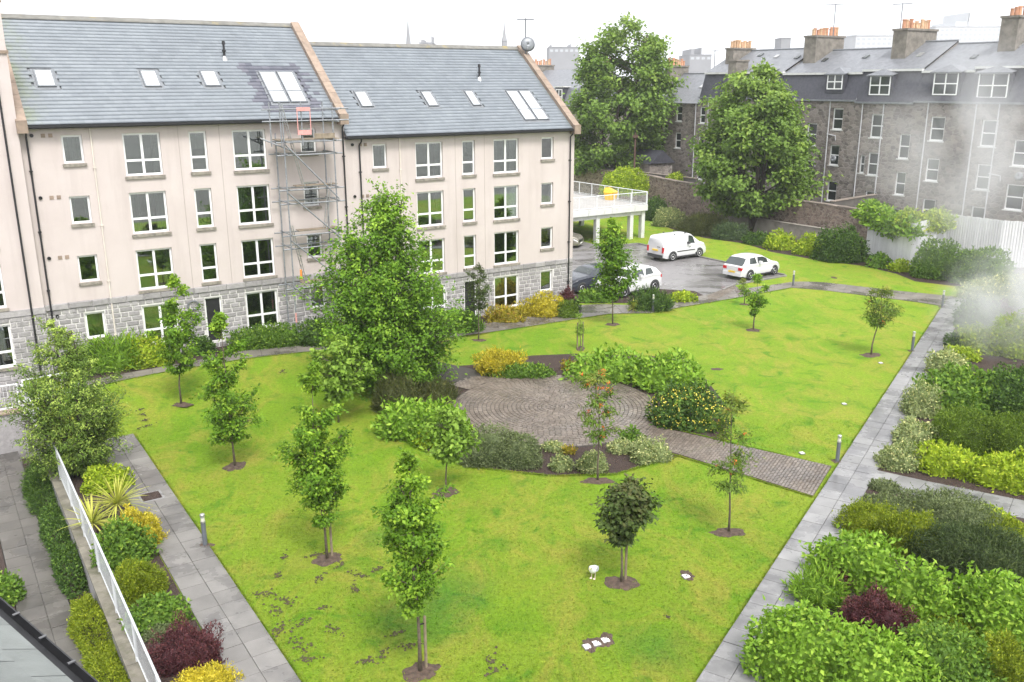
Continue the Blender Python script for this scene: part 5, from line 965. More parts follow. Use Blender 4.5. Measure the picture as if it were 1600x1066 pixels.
S('cream variegated shrub beside path, nearest the cross path', (1368, 690, 1438, 738), 'cream', 2.2, 1.2); S('cream variegated shrub beside path, middle of three', (1396, 655, 1455, 698), 'cream', 2.2, 1.2); S('cream variegated shrub beside path, farthest of three', (1410, 603, 1470, 655), 'cream', 2.2, 1.3)
S('big dark green spreading shrub in the middle of the side bed', (1436, 574, 1560, 655), 'broad', 2.1, 3.0); S('dark green spreading shrub at the right edge above the mounds', (1530, 572, 1640, 665), 'deep', 2.1, 3.0); S('pale variegated shrub left of the big dark one', (1448, 546, 1508, 592), 'cream', 2.1, 1.6)
S('low bright hosta-like plants by the path', (1474, 543, 1530, 564), 'lime', 2.1, 1.0, name='hosta'); S('flat yellow-green mound by the far end of side path', (1490, 511, 1562, 552), 'lime', 2.4, 2.0); S('small dark ball shrub at the path edge', (1477, 522, 1502, 546), 'deep', 2.0, .9)
S('yellow-green shrub half veiled by steam', (1540, 488, 1625, 562), 'lime', 2.1, 2.2); S('dark green shrub near the far end of the side path', (1492, 470, 1558, 518), 'deep', 2.1, 2.0); S('small reddish shrub behind the steam', (1545, 474, 1575, 496), 'purple', 2.0, 1.0); S('pale bush wrapped in steam by the fence', (1508, 430, 1620, 478), 'cream', 2.1, 2.6)
# fence and boundary bed
S('clipped dark green hedge in front of the white fence', (1427, 380, 1500, 438), 'hedge', 3.5, 1.6, name='hedge', cat='hedge'); S('clipped dark green hedge, right part fading into steam', (1488, 388, 1568, 448), 'hedge', 3.5, 1.6, name='hedge', cat='hedge')
S('small green plants at the left foot of the fence', (1355, 398, 1392, 420), 'broad', 2.0, 1.0); S('low straggly plants along the fence foot', (1388, 406, 1424, 426), 'lime', 2.0, .8)
S('tall dark green shrub at the corner of fence and wall', (1274, 354, 1352, 412), 'deep', 2.2, 2.2); S('yellow-green shrub along the rubble wall', (1236, 368, 1284, 400), 'lime', 2.1, 1.6); S('bright green shrub left of the yellow-green one by the wall', (1196, 362, 1244, 392), 'skimmia', 2.1, 1.6); S('small dark shrub row under the low concrete wall', (1162, 362, 1204, 384), 'deep', 2.1, 1.4)
S('dark blue-green mound near the white van', (1112, 349, 1168, 376), 'blue', 2.2, 1.8); S('brown heather mound under the right sycamore', (1058, 334, 1142, 370), 'heather', 2.2, 2.0); S('pale variegated bush right of the deck corner', (1017, 324, 1078, 356), 'cream', 2.2, 1.8); S('dark green bush between deck corner and rubble wall', (1008, 308, 1042, 346), 'deep', 2.2, 2.0); S('small dark bush on the rubble wall side of deck', (1045, 308, 1062, 330), 'deep', 2.0, 1.0)
S('large pale green dome of bush behind the deck railing', (938, 262, 1018, 306), 'lime', 2.1, 3.0, z=2.0); S('small yellowish bush on top of the boundary wall', (1043, 270, 1068, 284), 'lime', 2.0, 1.0, z=3.0)
# round bed
S('golden yellow spirea at the top of the round bed', (738, 541, 832, 592), 'gold', 2.1, 1.5); S('low green ground cover beside the golden spirea', (756, 570, 872, 593), 'hedge', 2.0, .9); S('broad bright green shrub mass right of the spirea', (893, 550, 1010, 600), 'dogwood', 2.3, 1.9); S('broad bright green shrub mass behind the yellow-edged evergreen', (985, 553, 1100, 616), 'dogwood', 2.3, 1.9)
M['yleaf'] = mk('yellow_leaf', (.60, .52, .06), .5, .2, 6)
S('yellow-edged dark evergreen right of the brick circle', (1013, 599, 1136, 676), 'variegated', 2.2, 1.7, extra=('yleaf', 620, .07))
S('bright green dogwood mound left of the brick circle', (592, 620, 700, 690), 'dogwood', 2.2, 1.5); S('bright green dogwood mound nearest the small maple', (640, 628, 738, 704), 'dogwood', 2.2, 1.4); S('small lime green bush beside the small maple', (712, 664, 744, 692), 'lime', 2.0, .5); S('lime green bush behind small maple trunk', (650, 668, 690, 703), 'lime', 2.0, .6)
S('grey-green hebe mound in the front of the round bed', (716, 672, 800, 734), 'hebe', 2.3, 1.2); S('grey-green hebe mound right half, front of the round bed', (775, 676, 843, 736), 'hebe', 2.3, 1.1); S('dark grassy heather under the big central tree', (588, 598, 660, 650), 'heather', 2.2, 1.5); S('grey heather hummock right of the big tree', (640, 600, 712, 632), 'heather', 2.2, 1.4)
for i, (b, lab) in enumerate((((984, 684, 1022, 728), 'cream variegated clump right of the thin rowan'), ((1008, 690, 1048, 724), 'green variegated clump at right end of the bed'), ((900, 702, 952, 742), 'cream variegated clump at the foot of the thin rowan'), ((858, 711, 893, 740), 'cream variegated clump left of the thin rowan'), ((846, 690, 880, 708), 'small variegated tuft at the brick circle edge'), ((948, 686, 990, 712), 'variegated clump behind the thin rowan'))):
    S(lab, b, 'cream', 2.1, .7)
S('tiny rusty plant in bare mulch behind the circle', (878, 563, 902, 580), 'amber', 2.0, .5); S('tiny rusty orange plant by the brick circle', (880, 697, 900, 710), 'amber', 2.0, .3); S('small green plant with pink flowers by the brick path', (970, 670, 1000, 692), 'broad', 2.0, .5)
# building beds
S('bright yellow bush by the corner downpipe', (812, 458, 882, 498), 'gold', 2.1, 1.3); S('amber and green bush left of the bright yellow one', (758, 474, 822, 506), 'amber', 2.1, 1.2); S('purple bush against the stone base near the corner', (872, 453, 897, 478), 'purple', 2.0, .8); S('dark green ball bush at the building corner', (868, 470, 902, 498), 'mound', 2.2, 1.1)
S('feathery green hedge below the second entrance door', (652, 484, 754, 522), 'hedge', 2.6, 1.2); S('clipped feathery green hedge under the large ground window', (360, 512, 476, 546), 'hedge', 3.2, 1.0, name='hedge', cat='hedge'); S('arching green shrub under the left ground windows', (130, 528, 236, 582), 'fern', 2.2, 1.4); S('yellowish arching shrub right of the green one', (196, 526, 268, 576), 'lime', 2.2, 1.2)
S('dark shrub left of the entrance path', (300, 527, 336, 556), 'deep', 2.1, .8); S('dark bush at the foot of the scaffold', (470, 500, 528, 542), 'deep', 2.2, 1.1); S('dark low hedge at the left wall foot', (96, 548, 150, 590), 'deep', 2.2, 1.0)
S('creeping conifer in the bed before the white crossover', (985, 460, 1050, 488), 'juniper', 2.1, 1.5); S('low yellow-green plants at the bed tip near brick ramp', (1040, 457, 1090, 474), 'lime', 2.0, 1.0); S('low green ground cover in front of the dark car', (899, 450, 965, 474), 'broad', 2.0, 1.2); S('dark low bush at the foot of the building corner', (886, 468, 906, 486), 'deep', 2.0, .5)
# left bed, lane bed
S('purple barberry at the bottom of the left bed', (243, 976, 356, 1056), 'purple', 1.9, .9); S('yellow variegated shrub at the bottom edge, left bed', (272, 1040, 376, 1090), 'gold', 2.1, .7); S('golden shrub beside the spiky plants', (192, 788, 258, 862), 'gold', 2.1, .8); S('pale lobed-leaf shrub below the spiky plants', (150, 808, 242, 890), 'broad', 2.1, .8)
S('dark green bush under the golden shrub', (178, 872, 262, 945), 'olive', 2.1, .8); S('low green plants with open mulch around', (206, 930, 300, 990), 'broad', 2.0, .7); S('low grey-green plants above the purple barberry', (226, 976, 272, 1004), 'hebe', 2.0, .5); S('yellow-green dogwood behind the spiky plants', (134, 726, 208, 772), 'lime', 2.2, .9)
for i, (t0, t1, kd, lab) in enumerate(((-25.5, -22.6, 'olive', 'yellow-green hedge plants at the bottom of the lane'), (-22.6, -19.9, 'olive', 'taller yellow-green hedge plants midway down the lane'), (-19.9, -17.4, 'olive', 'yellow-green hedge plants near the spiky plants, lane side'), (-16.6, -14.2, 'deep', 'dark low shrub in the lane bed with mulch before it'), (-14.2, -11.0, 'deep', 'dark creeping shrub in the lane bed below bushy tree'), (-11.0, -7.6, 'juniper', 'dark feathery shrub at the far end of lane bed'))):
    c = F(-28.42, (t0+t1)/2, LZ); r = empty('shrub', c, TH, lab, 'shrub'); SEED[0] += 1; me, sf, mt_ = mound_mesh('foliage', kd, .72, t1-t0+.2, .55+.2*(i < 3), 2.6, SEED[0], 24, .2); link('foliage', me, r)
S('green shrub at the left edge beside the lane', (-20, 895, 38, 950), 'broad', 2.0, .7, z=LZ); S('yellow flowering planter shrub at lane end', (-10, 618, 30, 642), 'gold', 2.2, .5, z=LZ)
# climber on the fence
for i, (f0, f1, kd, lab) in enumerate(((-.06, .50, 'dogwood', 'leafy climber hanging over the left half of the white fence'), (.40, .92, 'skimmia', 'yellowish climber hanging over the right half of the fence greenery'))):
    A_, L_ = resample(FP[:3], 50); a, b = A_[max(0, int(f0*50))], A_[int(f1*50)]; c = (a+b)/2; d = b-a; c = c-d.normalized()*(.6 if i == 0 else 0); r = empty('climbing_plant', (c.x, c.y, 2.5), math.atan2(d.y, d.x), lab, 'climbing plant')
    for q in range(4):
        SEED[0] += 1; me, sf, mt_ = mound_mesh('foliage', kd, d.length*.52, 1.2+.3*(q % 2), 1.15+.2*math.sin(q*2.1+i), 2.1, SEED[0], 60, .3); o = link('foliage', me, r, ((q-1.5)*d.length*.27, -.05, -.25*(q % 2)))
        SEED[0] += 1; me, sf, mt_ = mound_mesh('foliage', kd, d.length*.20, .45, .7, 2.1, SEED[0], 60, .3); link('foliage', me, r, ((q-1.3)*d.length*.25, -.25, -.35-.2*((q*7+i) % 3)))
    MB().path([(-.2, .35, -2.2), (0, .3, -1), (.1, .1, .4)], [.03, .025, .015], 6).build('stem', M['bark'], r)
# sword-leaved plants
def swords(label, p, n, L, w, mt, h0, name='cordyline', up=.55, seed=5, cat='plant'):
    r = empty(name, p, 0, label, cat); g = random.Random(seed); V = []; T = []; TV = []
    for i in range(n):
        a = g.uniform(0, 2*PI); e = g.uniform(-.15, 1.35); l = L*g.uniform(.75, 1.15); d = Vector((math.cos(a)*math.cos(e), math.sin(a)*math.cos(e), math.sin(e)*1.0)); sd_ = Vector((-math.sin(a), math.cos(a), 0)); q = Vector((0, 0, h0)); k = len(V); ww = w*g.uniform(.7, 1.1)
        for j in range(6):
            f_ = j/5; pt = q+d*l*f_+Vector((0, 0, -.35*l*f_*f_*math.cos(e))); wj = ww*(.55+.45*math.sin(min(1, f_*1.6)*PI*.5))*(1-f_**3); V += [pt+sd_*wj/2, pt-sd_*wj/2]
        for j in range(5): T.append((k+2*j, k+2*j+1, k+2*j+3, k+2*j+2))
        TV += [g.random()*.6]*12
    link('leaves', np_mesh('leaves', np.array([tuple(v) for v in V]), np.array(T), M[mt], {'tip': np.array(TV)}), r)
    if h0 > .1: MB().lathe([(.08, -.05), (.065, h0)], n=8).build('stem', M['bark'], r)
    return r
cp1 = G(186, 812); swords('upright spiky cordyline in the left bed, larger head', cp1+Vector((0, 0, 0)), 110, 1.05, .045, 'sword', .50, seed=3); swords('spiky cordyline leaning over the white railing', G(148, 838), 80, .95, .045, 'sword', .40, seed=4)
swords('tufted sword-leaf plant in the bed before the white crossover', G(992, 484), 80, .75, .05, 'sword', .05, name='sword_grass', seed=6)
# ------------------------------------------------------------ grass blades on the near lawn and along its edges
def grass():
    g = np.random.default_rng(21); n = 75000; Y = 14.5+17*g.random(n)**1.2; X = (g.random(n)*2-1)*Y*.60; Q = np.stack([X, Y], -1)
    def edge(P, m, w):
        A = np.array([[p[0], p[1]] for p in P]); k = g.integers(0, len(A)-1, m); f_ = g.random(m)[:, None]; return A[k]*(1-f_)+A[k+1]*f_+g.normal(size=(m, 2))*w
    E_ = np.concatenate([edge(resample(rp_l, 60)[0], 9000, .018)+np.array([-pr.x, -pr.y])*.02, edge(resample(lp_r, 40)[0], 6000, .018)+U[:2]*.02, edge(resample(bo, 60)[0], 9000, .025)-N[:2]*.03, edge([G(x, y) for x, y in ((590, 640), (612, 674), (660, 705), (740, 731), (860, 744), (960, 742), (1062, 713), (1130, 690))], 7000, .03), edge([(5.2, 31.0), (10.3, 27.25)], 2500, .02), edge([(5.2, 28.4), (9.0, 24.98)], 2500, .02)])
    s = (Q-P0[:2])@U[:2]; t = (Q-P0[:2])@N[:2]; rel = Q-np.array([e1.x, e1.y]); side = rel@np.array([pr.x, pr.y])
    ok = (s > -25.1)&(side < -.05)&(np.hypot(X-CX, Y-CY) > 6.4); Q = np.concatenate([Q[ok], E_]); n = len(Q); z = np.array([terrain(*ST(q)) if q[1] > 33 else 0. for q in Q]); h = g.uniform(.02, .045, n); h[-len(E_):] *= 1.25; a = g.uniform(0, 2*PI, n); w = g.uniform(.010, .020, n); ln = g.normal(size=(n, 2))*.03
    V = np.empty((n, 3, 3)); V[:, 0] = np.stack([Q[:, 0]+np.cos(a)*w, Q[:, 1]+np.sin(a)*w, z], -1); V[:, 1] = np.stack([Q[:, 0]-np.cos(a)*w, Q[:, 1]-np.sin(a)*w, z], -1); V[:, 2] = np.stack([Q[:, 0]+ln[:, 0], Q[:, 1]+ln[:, 1], z+h], -1)
    o = link('grass', np_mesh('grass', V.reshape(-1, 3), np.arange(n*3).reshape(-1, 3), M['lawn'])); tag(o, 'short mown lawn grass', 'grass', kind='stuff')
grass()
# ------------------------------------------------------------ vehicles
M['car_white'] = mk('white_car_paint', (.64, .64, .645), .16, .02, 1, spec=.6); M['car_dark'] = mk('dark_car_paint', (.045, .05, .065), .15, .1, 1, spec=.7); M['car_silver'] = mk('grey_gold_paint', (.30, .275, .235), .22, .05, 1, metal=.5)
M['tyre'] = mk('tyre_rubber', (.020, .020, .021), .8, .1, 5); M['rim'] = mk('alloy_rim', (.62, .62, .64), .3, .05, 4, metal=.6); M['rim_w'] = mk('white_wheel_trim', (.75, .75, .75), .4, .04, 4); M['trim'] = mk('grey_bumper_plastic', (.055, .056, .058), .6, .1, 4)
M['car_glass'] = mk('car_glass', (.035, .045, .045), .05, .2, 2, spec=.9); M['lamp_red'] = mk('red_lamp', (.55, .02, .025), .25, .1, 3); M['lamp_w'] = mk('clear_lamp', (.70, .71, .72), .12, .05, 3); M['plate_y'] = mk('yellow_plate', (.75, .52, .06), .5, .03, 2); M['chrome'] = mk('chrome', (.6, .6, .6), .15, .03, 2, metal=.9); M['emblem'] = mk('grey_print', (.52, .54, .57), .5, .05, 5); M['tail_dark'] = mk('dark_badge', (.10, .10, .11), .4, .05, 5)
def car(label, pos, rz, L, Wd, top, belt, body, wheels, wr, side, ws, rw, rear_kind='car', name='parked_car', cat='car', rimm='rim', rear='tail', half=None, z0=.20, extra=None):
    """Local x: 0 at the tail to L at the nose. top, belt: height profiles; side: window spans along x; ws, rw: windscreen and rear screen spans."""
    r = empty(name, pos, rz, label, cat); tx, tz = zip(*top); bx, bz = zip(*belt); hw = Wd/2
    hx, hv = zip(*(half or [(0, .86), (.25, .96), (.9, 1), (L-1.0, 1), (L-.35, .95), (L, .78)]))
    def surf(x, v, off=0.):
        zt = np.interp(x, tx, tz); zb = min(np.interp(x, bx, bz), zt-.015); w = hw*np.interp(x, hx, hv); gh = zt-zb; tuck = min(1, gh/.45); wr_ = (w-.04)*(1-.20*tuck); zl = z0+.10*max(0, 1-x/.35)+.06*max(0, 1-(L-x)/.35)
        if v < .45: a = v/.45; y = w*(.95+.05*math.sin(PI*min(1, a*1.15))); z = zl+a*(zb-zl)
        elif v < .5: a = (v-.45)/.05; y = w*.985-a*.035; z = zb+a*.02
        elif v < .8: a = (v-.5)/.3; y = (w*.985-.035)*(1-a)+wr_*a; z = zb+.02+(gh*.9-.02)*a
        else: a = (v-.8)/.2; y = wr_*math.cos(a*PI/2); z = zb+gh*.9+gh*.1*math.sin(a*PI/2)+.012*a
        return Vector((x, y, z))
    def nrmv(x, v): e = 1e-3; a = surf(min(L, x+e), v)-surf(max(0, x-e), v); b = surf(x, min(1, v+e))-surf(x, max(0, v-e)); n = a.cross(b); return n.normalized() if n.length > 0 else Vector((0, 0, 1))
    nx, nv = 44, 22; xs = [L*i/nx for i in range(nx+1)]; vv = sorted(set([.45*i/6 for i in range(7)]+[.5]+[.5+.3*i/5 for i in range(6)]+[.8+.2*i/6 for i in range(7)])); nv = len(vv); m = MB(); V = []
    for sgn in (1, -1):
        k = len(m.v); m.add([(lambda p: (p.x, p.y*sgn, p.z))(surf(x, v)) for x in xs for v in vv], [((i*nv+j, (i+1)*nv+j, (i+1)*nv+j+1, i*nv+j+1) if sgn > 0 else (i*nv+j+1, (i+1)*nv+j+1, (i+1)*nv+j, i*nv+j)) for i in range(nx) for j in range(nv-1)])
    n1 = (nx+1)*nv; m.f += [tuple(list(range(0, nv))+[n1+j for j in range(nv-2, -1, -1)]), tuple([nx*nv+j for j in range(nv-1, -1, -1)]+[n1+nx*nv+j for j in range(0, nv-1)])]; m.m += [0, 0]
    bo_ = m.build('body', M[body], r, smooth=True); ed = bo_.modifiers.new('split', 'EDGE_SPLIT'); ed.split_angle = math.radians(38)
    def patch(nm, x0, x1, v0, v1, mt, sides=(1, -1), off=.008, par=None, n1_=8, n2_=5, skew=0.):
        for sgn in sides:
            q = MB(); P = []
            for i in range(n1_+1):
                for j in range(n2_+1):
                    v = v0+(v1-v0)*j/n2_; f_ = (v-v0)/(v1-v0); xa, xb = x0+skew*f_, x1-skew*f_; x = xa+(xb-xa)*i/n1_; p = surf(x, v); nn = nrmv(x, v)
                    if nn.y < 0 and p.y > .05: nn = -nn
                    if p.y <= .05 and nn.z < 0: nn = -nn
                    p = p+nn*off; P.append((p.x, p.y*sgn, p.z))
            q.add(P, [(i*(n2_+1)+j, (i+1)*(n2_+1)+j, (i+1)*(n2_+1)+j+1, i*(n2_+1)+j+1) if sgn > 0 else (i*(n2_+1)+j+1, (i+1)*(n2_+1)+j+1, (i+1)*(n2_+1)+j, i*(n2_+1)+j) for i in range(n1_) for j in range(n2_)]); q.build(nm, M[mt], par or r, smooth=True)
    for a, b, sk in side: patch('side_window', a, b, .53, .77, 'car_glass', skew=sk)
    if ws: patch('windscreen', ws[0], ws[1], .82, 1., 'car_glass')
    if rw: patch('rear_window', rw[0], rw[1], .82, 1., 'car_glass')
    patch('sill_trim', .75, L-.8, .0, .06, 'trim')
    for x in wheels:
        for sgn in (1, -1):
            yb = surf(x, .2).y; am = MB(); n = 20; ar = wr+.075
            P = [(x+ar*math.cos(PI*i/n-.0), z0*.0+wr+ar*math.sin(PI*i/n)) for i in range(n+1)]; P = [(x+ar, .16)]+P+[(x-ar, .16)]
            am.add([(p[0], sgn*(yb+.012), p[1]) for p in P], [tuple(range(len(P))) if sgn > 0 else tuple(range(len(P)-1, -1, -1))]); am.build('wheel_arch', M['trim'], r)
            w = empty('wheel', (x, sgn*(yb-.085), wr), 0, parent=r); w.rotation_euler = (PI/2, 0, 0)
            MB().lathe([(wr*.6, -.11), (wr*.93, -.11), (wr, -.07), (wr, .07), (wr*.93, .11), (wr*.6, .11)], n=22).build('tyre', M['tyre'], w, smooth=True)
            rm_ = MB(); s_ = -sgn
            rm_.lathe([(wr*.64, s_*.105), (wr*.60, s_*.118), (wr*.52, s_*.10), (wr*.2, s_*.098), (wr*.16, s_*.115), (.01, s_*.115)] if s_ > 0 else [(.01, -.115), (wr*.16, -.115), (wr*.2, -.098), (wr*.52, -.10), (wr*.60, -.118), (wr*.64, -.105)], n=20); rm_.build('rim', M[rimm], w)
            if rimm == 'rim':
                sp = MB()
                for i in range(5):
                    a = 2*PI*(i+.5)/5; sp.add([(wr*q*math.cos(a+t_), wr*q*math.sin(a+t_), s_*.1195) for q, t_ in ((.2, -.35), (.53, -.22), (.53, .22), (.2, .35))], [(0, 1, 2, 3) if s_ > 0 else (3, 2, 1, 0)])
                sp.build('rim_opening', M['tyre'], w)
    for sgn in (1, -1):
        if ws: p = surf(ws[0]-.25 if ws[0] > L/2 else ws[0], .52); MB().box(p.x-.35, p.x-.18, min(sgn*(p.y+.02), sgn*(p.y+.2)), max(sgn*(p.y+.02), sgn*(p.y+.2)), p.z+.02, p.z+.17).build('mirror', M[body] if body != 'car_white' or rear_kind != 'van' else M['trim'], r)
        zl = np.interp(0, bx, bz); yr = surf(0, .3).y
        if rear_kind == 'van': MB().box(-.02, .05, min(sgn*(yr-.16), sgn*(yr+.012)), max(sgn*(yr-.16), sgn*(yr+.012)), .62, 1.02).build('tail_light', M['lamp_red'], r)
        else: MB().box(-.018, .10, min(sgn*(yr-.26), sgn*(yr+.016)), max(sgn*(yr-.26), sgn*(yr+.016)), zl-.20, zl-.02).build('tail_light', M['lamp_red'], r)
        yf = surf(L-.06, .38).y; zf = np.interp(L-.06, bx, bz)
        if extra == 'round': hl = MB().lathe([(.02, .10), (.10, .09), (.135, .05), (.15, 0)], n=16).build('headlight', M['lamp_w'], r, (L-.14, sgn*(yf-.12), zf-.07), smooth=True); hl.rotation_euler = (0, PI/2-.5, 0)
        else: patch('headlight', L-.34, L-.03, .33, .44, 'lamp_w', (sgn,), .010)
    MB().box(-.045, .16, -hw*.84, hw*.84, z0+.06, z0+.28).build('rear_bumper', M['trim'] if rear_kind == 'van' else M[body], r); MB().box(L-.14, L+.03, -hw*.72, hw*.72, z0+.02, z0+.22).build('front_bumper', M['trim'] if rear_kind == 'van' else M[body], r)
    pz = .52 if rear_kind != 'van' else .78; MB().box(-.062, -.046 if rear_kind != 'van' else -.002, -.26, .26, pz-.055, pz+.055).build('number_plate', M['plate_y'], r)
    MB().box(L+.002, L+.035, -hw*.45, hw*.45, z0+.24, z0+.42).build('grille', M['black'], r)
    MB().box(L+.031, L+.043, -.26, .26, z0+.09, z0+.19).build('front_plate', M['rim_w'], r)
    return r, patch
def heading(a, b): d = Vector(b)-Vector(a); return math.atan2(d.y, d.x)
# white hatchback: wheels at the measured contact points
a, b = G(1171, 437.8), G(1209, 430); hd = heading(a, b); d = Vector((math.cos(hd), math.sin(hd), 0)); lf = Vector((-d.y, d.x, 0)); mid = a+lf*.80
car('white hatchback parked at the right end of the car park', mid-d*.75+Vector((0, 0, .014)), hd, 3.97, 1.69, [(0, .86), (.06, .90), (.5, 1.36), (.75, 1.43), (1.5, 1.47), (2.1, 1.42), (2.5, 1.22), (2.95, .98), (3.5, .86), (3.85, .72), (3.97, .60)], [(0, .84), (.5, .92), (1.5, .90), (2.9, .87), (3.6, .74), (3.97, .56)], 'car_white', (.75, 3.22), .30, [(.72, 1.42, .10), (1.50, 2.52, .05)], (2.16, 2.90), (.08, .50))
a, b = G(1050, 408.5), G(1090, 402.5); hd = heading(a, b); d = Vector((math.cos(hd), math.sin(hd), 0)); lf = Vector((-d.y, d.x, 0)); mid = a+lf*.82
vr, vp = car('white delivery van with grey bumpers and faint grey emblem', mid-d*.85+Vector((0, 0, .014)), hd, 4.28, 1.76, [(0, 1.55), (.04, 1.68), (.2, 1.76), (1.0, 1.80), (2.5, 1.80), (2.75, 1.74), (3.3, 1.32), (3.5, 1.16), (4.0, 1.02), (4.2, .86), (4.28, .66)], [(0, 1.02), (2.4, 1.02), (3.3, 1.0), (4.0, .88), (4.28, .60)], 'car_white', (.85, 3.45), .32, [(2.35, 3.02, .10)], (2.82, 3.36), None, 'van', 'parked_van', 'van', 'rim_w', half=[(0, .95), (.1, .985), (.9, 1), (3.1, 1), (3.8, .95), (4.28, .80)])
vp('side_moulding', 1.25, 3.0, .22, .26, 'trim', off=.014); vp('emblem', 1.02, 1.16, .48, .60, 'emblem', (-1,), off=.006); vp('door_handle', 2.42, 2.58, .34, .37, 'tail_dark', off=.012)
for x in (1.2, 2.2): 
    for sgn in (1, -1): MB().box(x, x+.09, sgn*.55-.05, sgn*.55+.05, 1.79, 1.84).build('roof_mount', M['black'], vr)
MB().box(-.012, .0, -.45, -.18, .98, 1.03).build('badge', M['tail_dark'], vr)
# dark small car and white crossover behind the oval tree
p = G(968, 458); hd = math.atan2(-U[1], -U[0])+.06
car('dark blue-grey small car with round headlights by the building corner', G(944, 452)+Vector((U[0], U[1], 0))*1.15+Vector((N[0], N[1], 0))*.75+Vector((0, 0, .014)), hd, 3.75, 1.70, [(0, .95), (.05, 1.0), (.35, 1.36), (.8, 1.41), (1.7, 1.41), (2.05, 1.34), (2.5, 1.02), (3.3, .94), (3.65, .82), (3.75, .66)], [(0, .92), (1.5, .90), (2.5, .90), (3.3, .82), (3.75, .60)], 'car_dark', (.62, 3.08), .31, [(.55, 1.30, .08), (1.38, 2.2, .05)], (2.08, 2.46), (.08, .34), extra='round')
hd2 = math.atan2(-U[1], -U[0])+.10
car('white crossover behind the oval tree and sword-leaf plant', G(1024, 456)+Vector((N[0], N[1], 0))*.95-Vector((U[0], U[1], 0))*-.55+Vector((0, 0, .014)), hd2, 4.13, 1.77, [(0, 1.0), (.1, 1.1), (.5, 1.46), (1.0, 1.55), (1.9, 1.57), (2.4, 1.48), (3.0, 1.12), (3.6, 1.02), (4.0, .88), (4.13, .7)], [(0, .98), (.8, 1.06), (2.4, .98), (3.2, .94), (4.13, .62)], 'car_white', (.72, 3.25), .34, [(.78, 1.48, .12), (1.58, 2.60, .06)], (2.50, 2.96), (.14, .50))
hd3 = math.atan2(-N[1], -N[0])+.62
car('grey-gold saloon car in the shade under the parking deck', F(8.7, 17.6, .014)+Vector((0, 0, .002)), hd3, 4.5, 1.76, [(0, .92), (.1, 1.0), (.9, 1.05), (1.5, 1.36), (1.9, 1.42), (2.4, 1.42), (2.8, 1.32), (3.3, 1.02), (4.2, .88), (4.45, .74), (4.5, .6)], [(0, .90), (1.0, .96), (3.3, .92), (4.2, .78), (4.5, .56)], 'car_silver', (.85, 3.62), .31, [(1.35, 2.05, .14), (2.12, 2.95, .06)], (2.82, 3.28), (.95, 1.45))
# ------------------------------------------------------------ bollard lights, lawn lights, covers, gull
for (x, y, lab) in ((1308, 722, 'grey bollard light where the brick path meets the side path'), (321, 853, 'grey bollard light beside the left garden path'), (1472, 480, 'grey bollard light at the corner of far path and side path'), (1425, 549, 'grey bollard light beside side path, right of the lone rowan'), (1020, 487, 'grey bollard light in front of the creeping conifer'), (1239, 447, 'grey bollard light at the bend behind the white hatchback')):
    p = G(x, y); r = empty('bollard_light', p, 0, lab, 'bollard', 'bollard lights along the paths'); MB().lathe([(.075, -.02), (.075, .02), (.062, .03), (.062, .74)], n=14).build('post', M['bollard'], r, smooth=False); MB().lathe([(.052, .74), (.052, .86)], n=14).build('lens', M['lens'], r); MB().lathe([(.066, .86), (.066, .93), (.055, .945), (.01, .95)], n=14).build('cap', M['metal_l'], r); MB().lathe([(.063, .70), (.066, .705), (.066, .74), (.053, .742)], n=14).build('collar', M['metal_l'], r); soil_ring(p, .19, int(x))
def lawn_light(x, y, rz, lab, s=.17, soil=True):
    p = G(x, y); r = empty('lawn_light', p, rz, lab, 'ground light', 'white covers set in the lawn'); MB().box(-s/2-.02, s/2+.02, -s/2-.02, s/2+.02, -.02, .03).build('rim', M['kerb'], r); MB().box(-s/2, s/2, -s/2, s/2, .031, .042).build('cover', M['cover_w'], r)
    if soil: soil_ring(p+Vector((.05, .08, 0)), .20, int(x*3+y))
M['cover_w'] = mk('white_cover', (.78, .77, .75), .4, .05, 6)
for i, (x, y, l) in enumerate(((918, 1012, 'leftmost white square cover in the row of three on lawn'), (932, 1007, 'middle white square cover in the row of three on lawn'), (946, 1002, 'rightmost white square cover in the row of three on lawn'), (1072, 902, 'single white square cover right of the staked dark maple'))): lawn_light(x, y, .35, l, .16)
for (x, y, l) in ((1319, 632, 'small white cover in the lawn near the bollard at brick path'), (1376, 568, 'small white cover in the lawn beside the lone rowan'), (1253, 709, 'small white cover beside the brick path')): lawn_light(x, y, .2, l, .13, False)
def turf_scars(spots):                                             # ragged scraps of dug-up turf, too small to tell apart
    g = np.random.default_rng(5); V = []; T = []
    for (x, y, r_) in spots:
        p = G(x, y); a0 = g.uniform(0, PI)
        for _ in range(int(30*r_/.15)):
            q = g.normal(size=2)*r_*np.array([1.1, .45]); cx_ = p.x+q[0]*math.cos(a0)-q[1]*math.sin(a0); cy_ = p.y+q[0]*math.sin(a0)+q[1]*math.cos(a0); k = len(V); m_ = 5; w = g.uniform(.012, .05)
            for i in range(m_): a = 2*PI*i/m_; V.append((cx_+w*math.cos(a)*g.uniform(.5, 1.3), cy_+w*math.sin(a)*g.uniform(.5, 1.3), p.z+.012))
            V.append((cx_, cy_, p.z+g.uniform(.02, .05)))
            for i in range(m_): T.append((k+i, k+(i+1) % m_, k+m_))
    o = link('turf_scars', np_mesh('turf_scars', np.array(V), np.array(T), M['turf']), lawn); tag(o, kind='stuff')
M['turf'] = mk('dug_turf', (.060, .050, .022), .9, .5, 12)
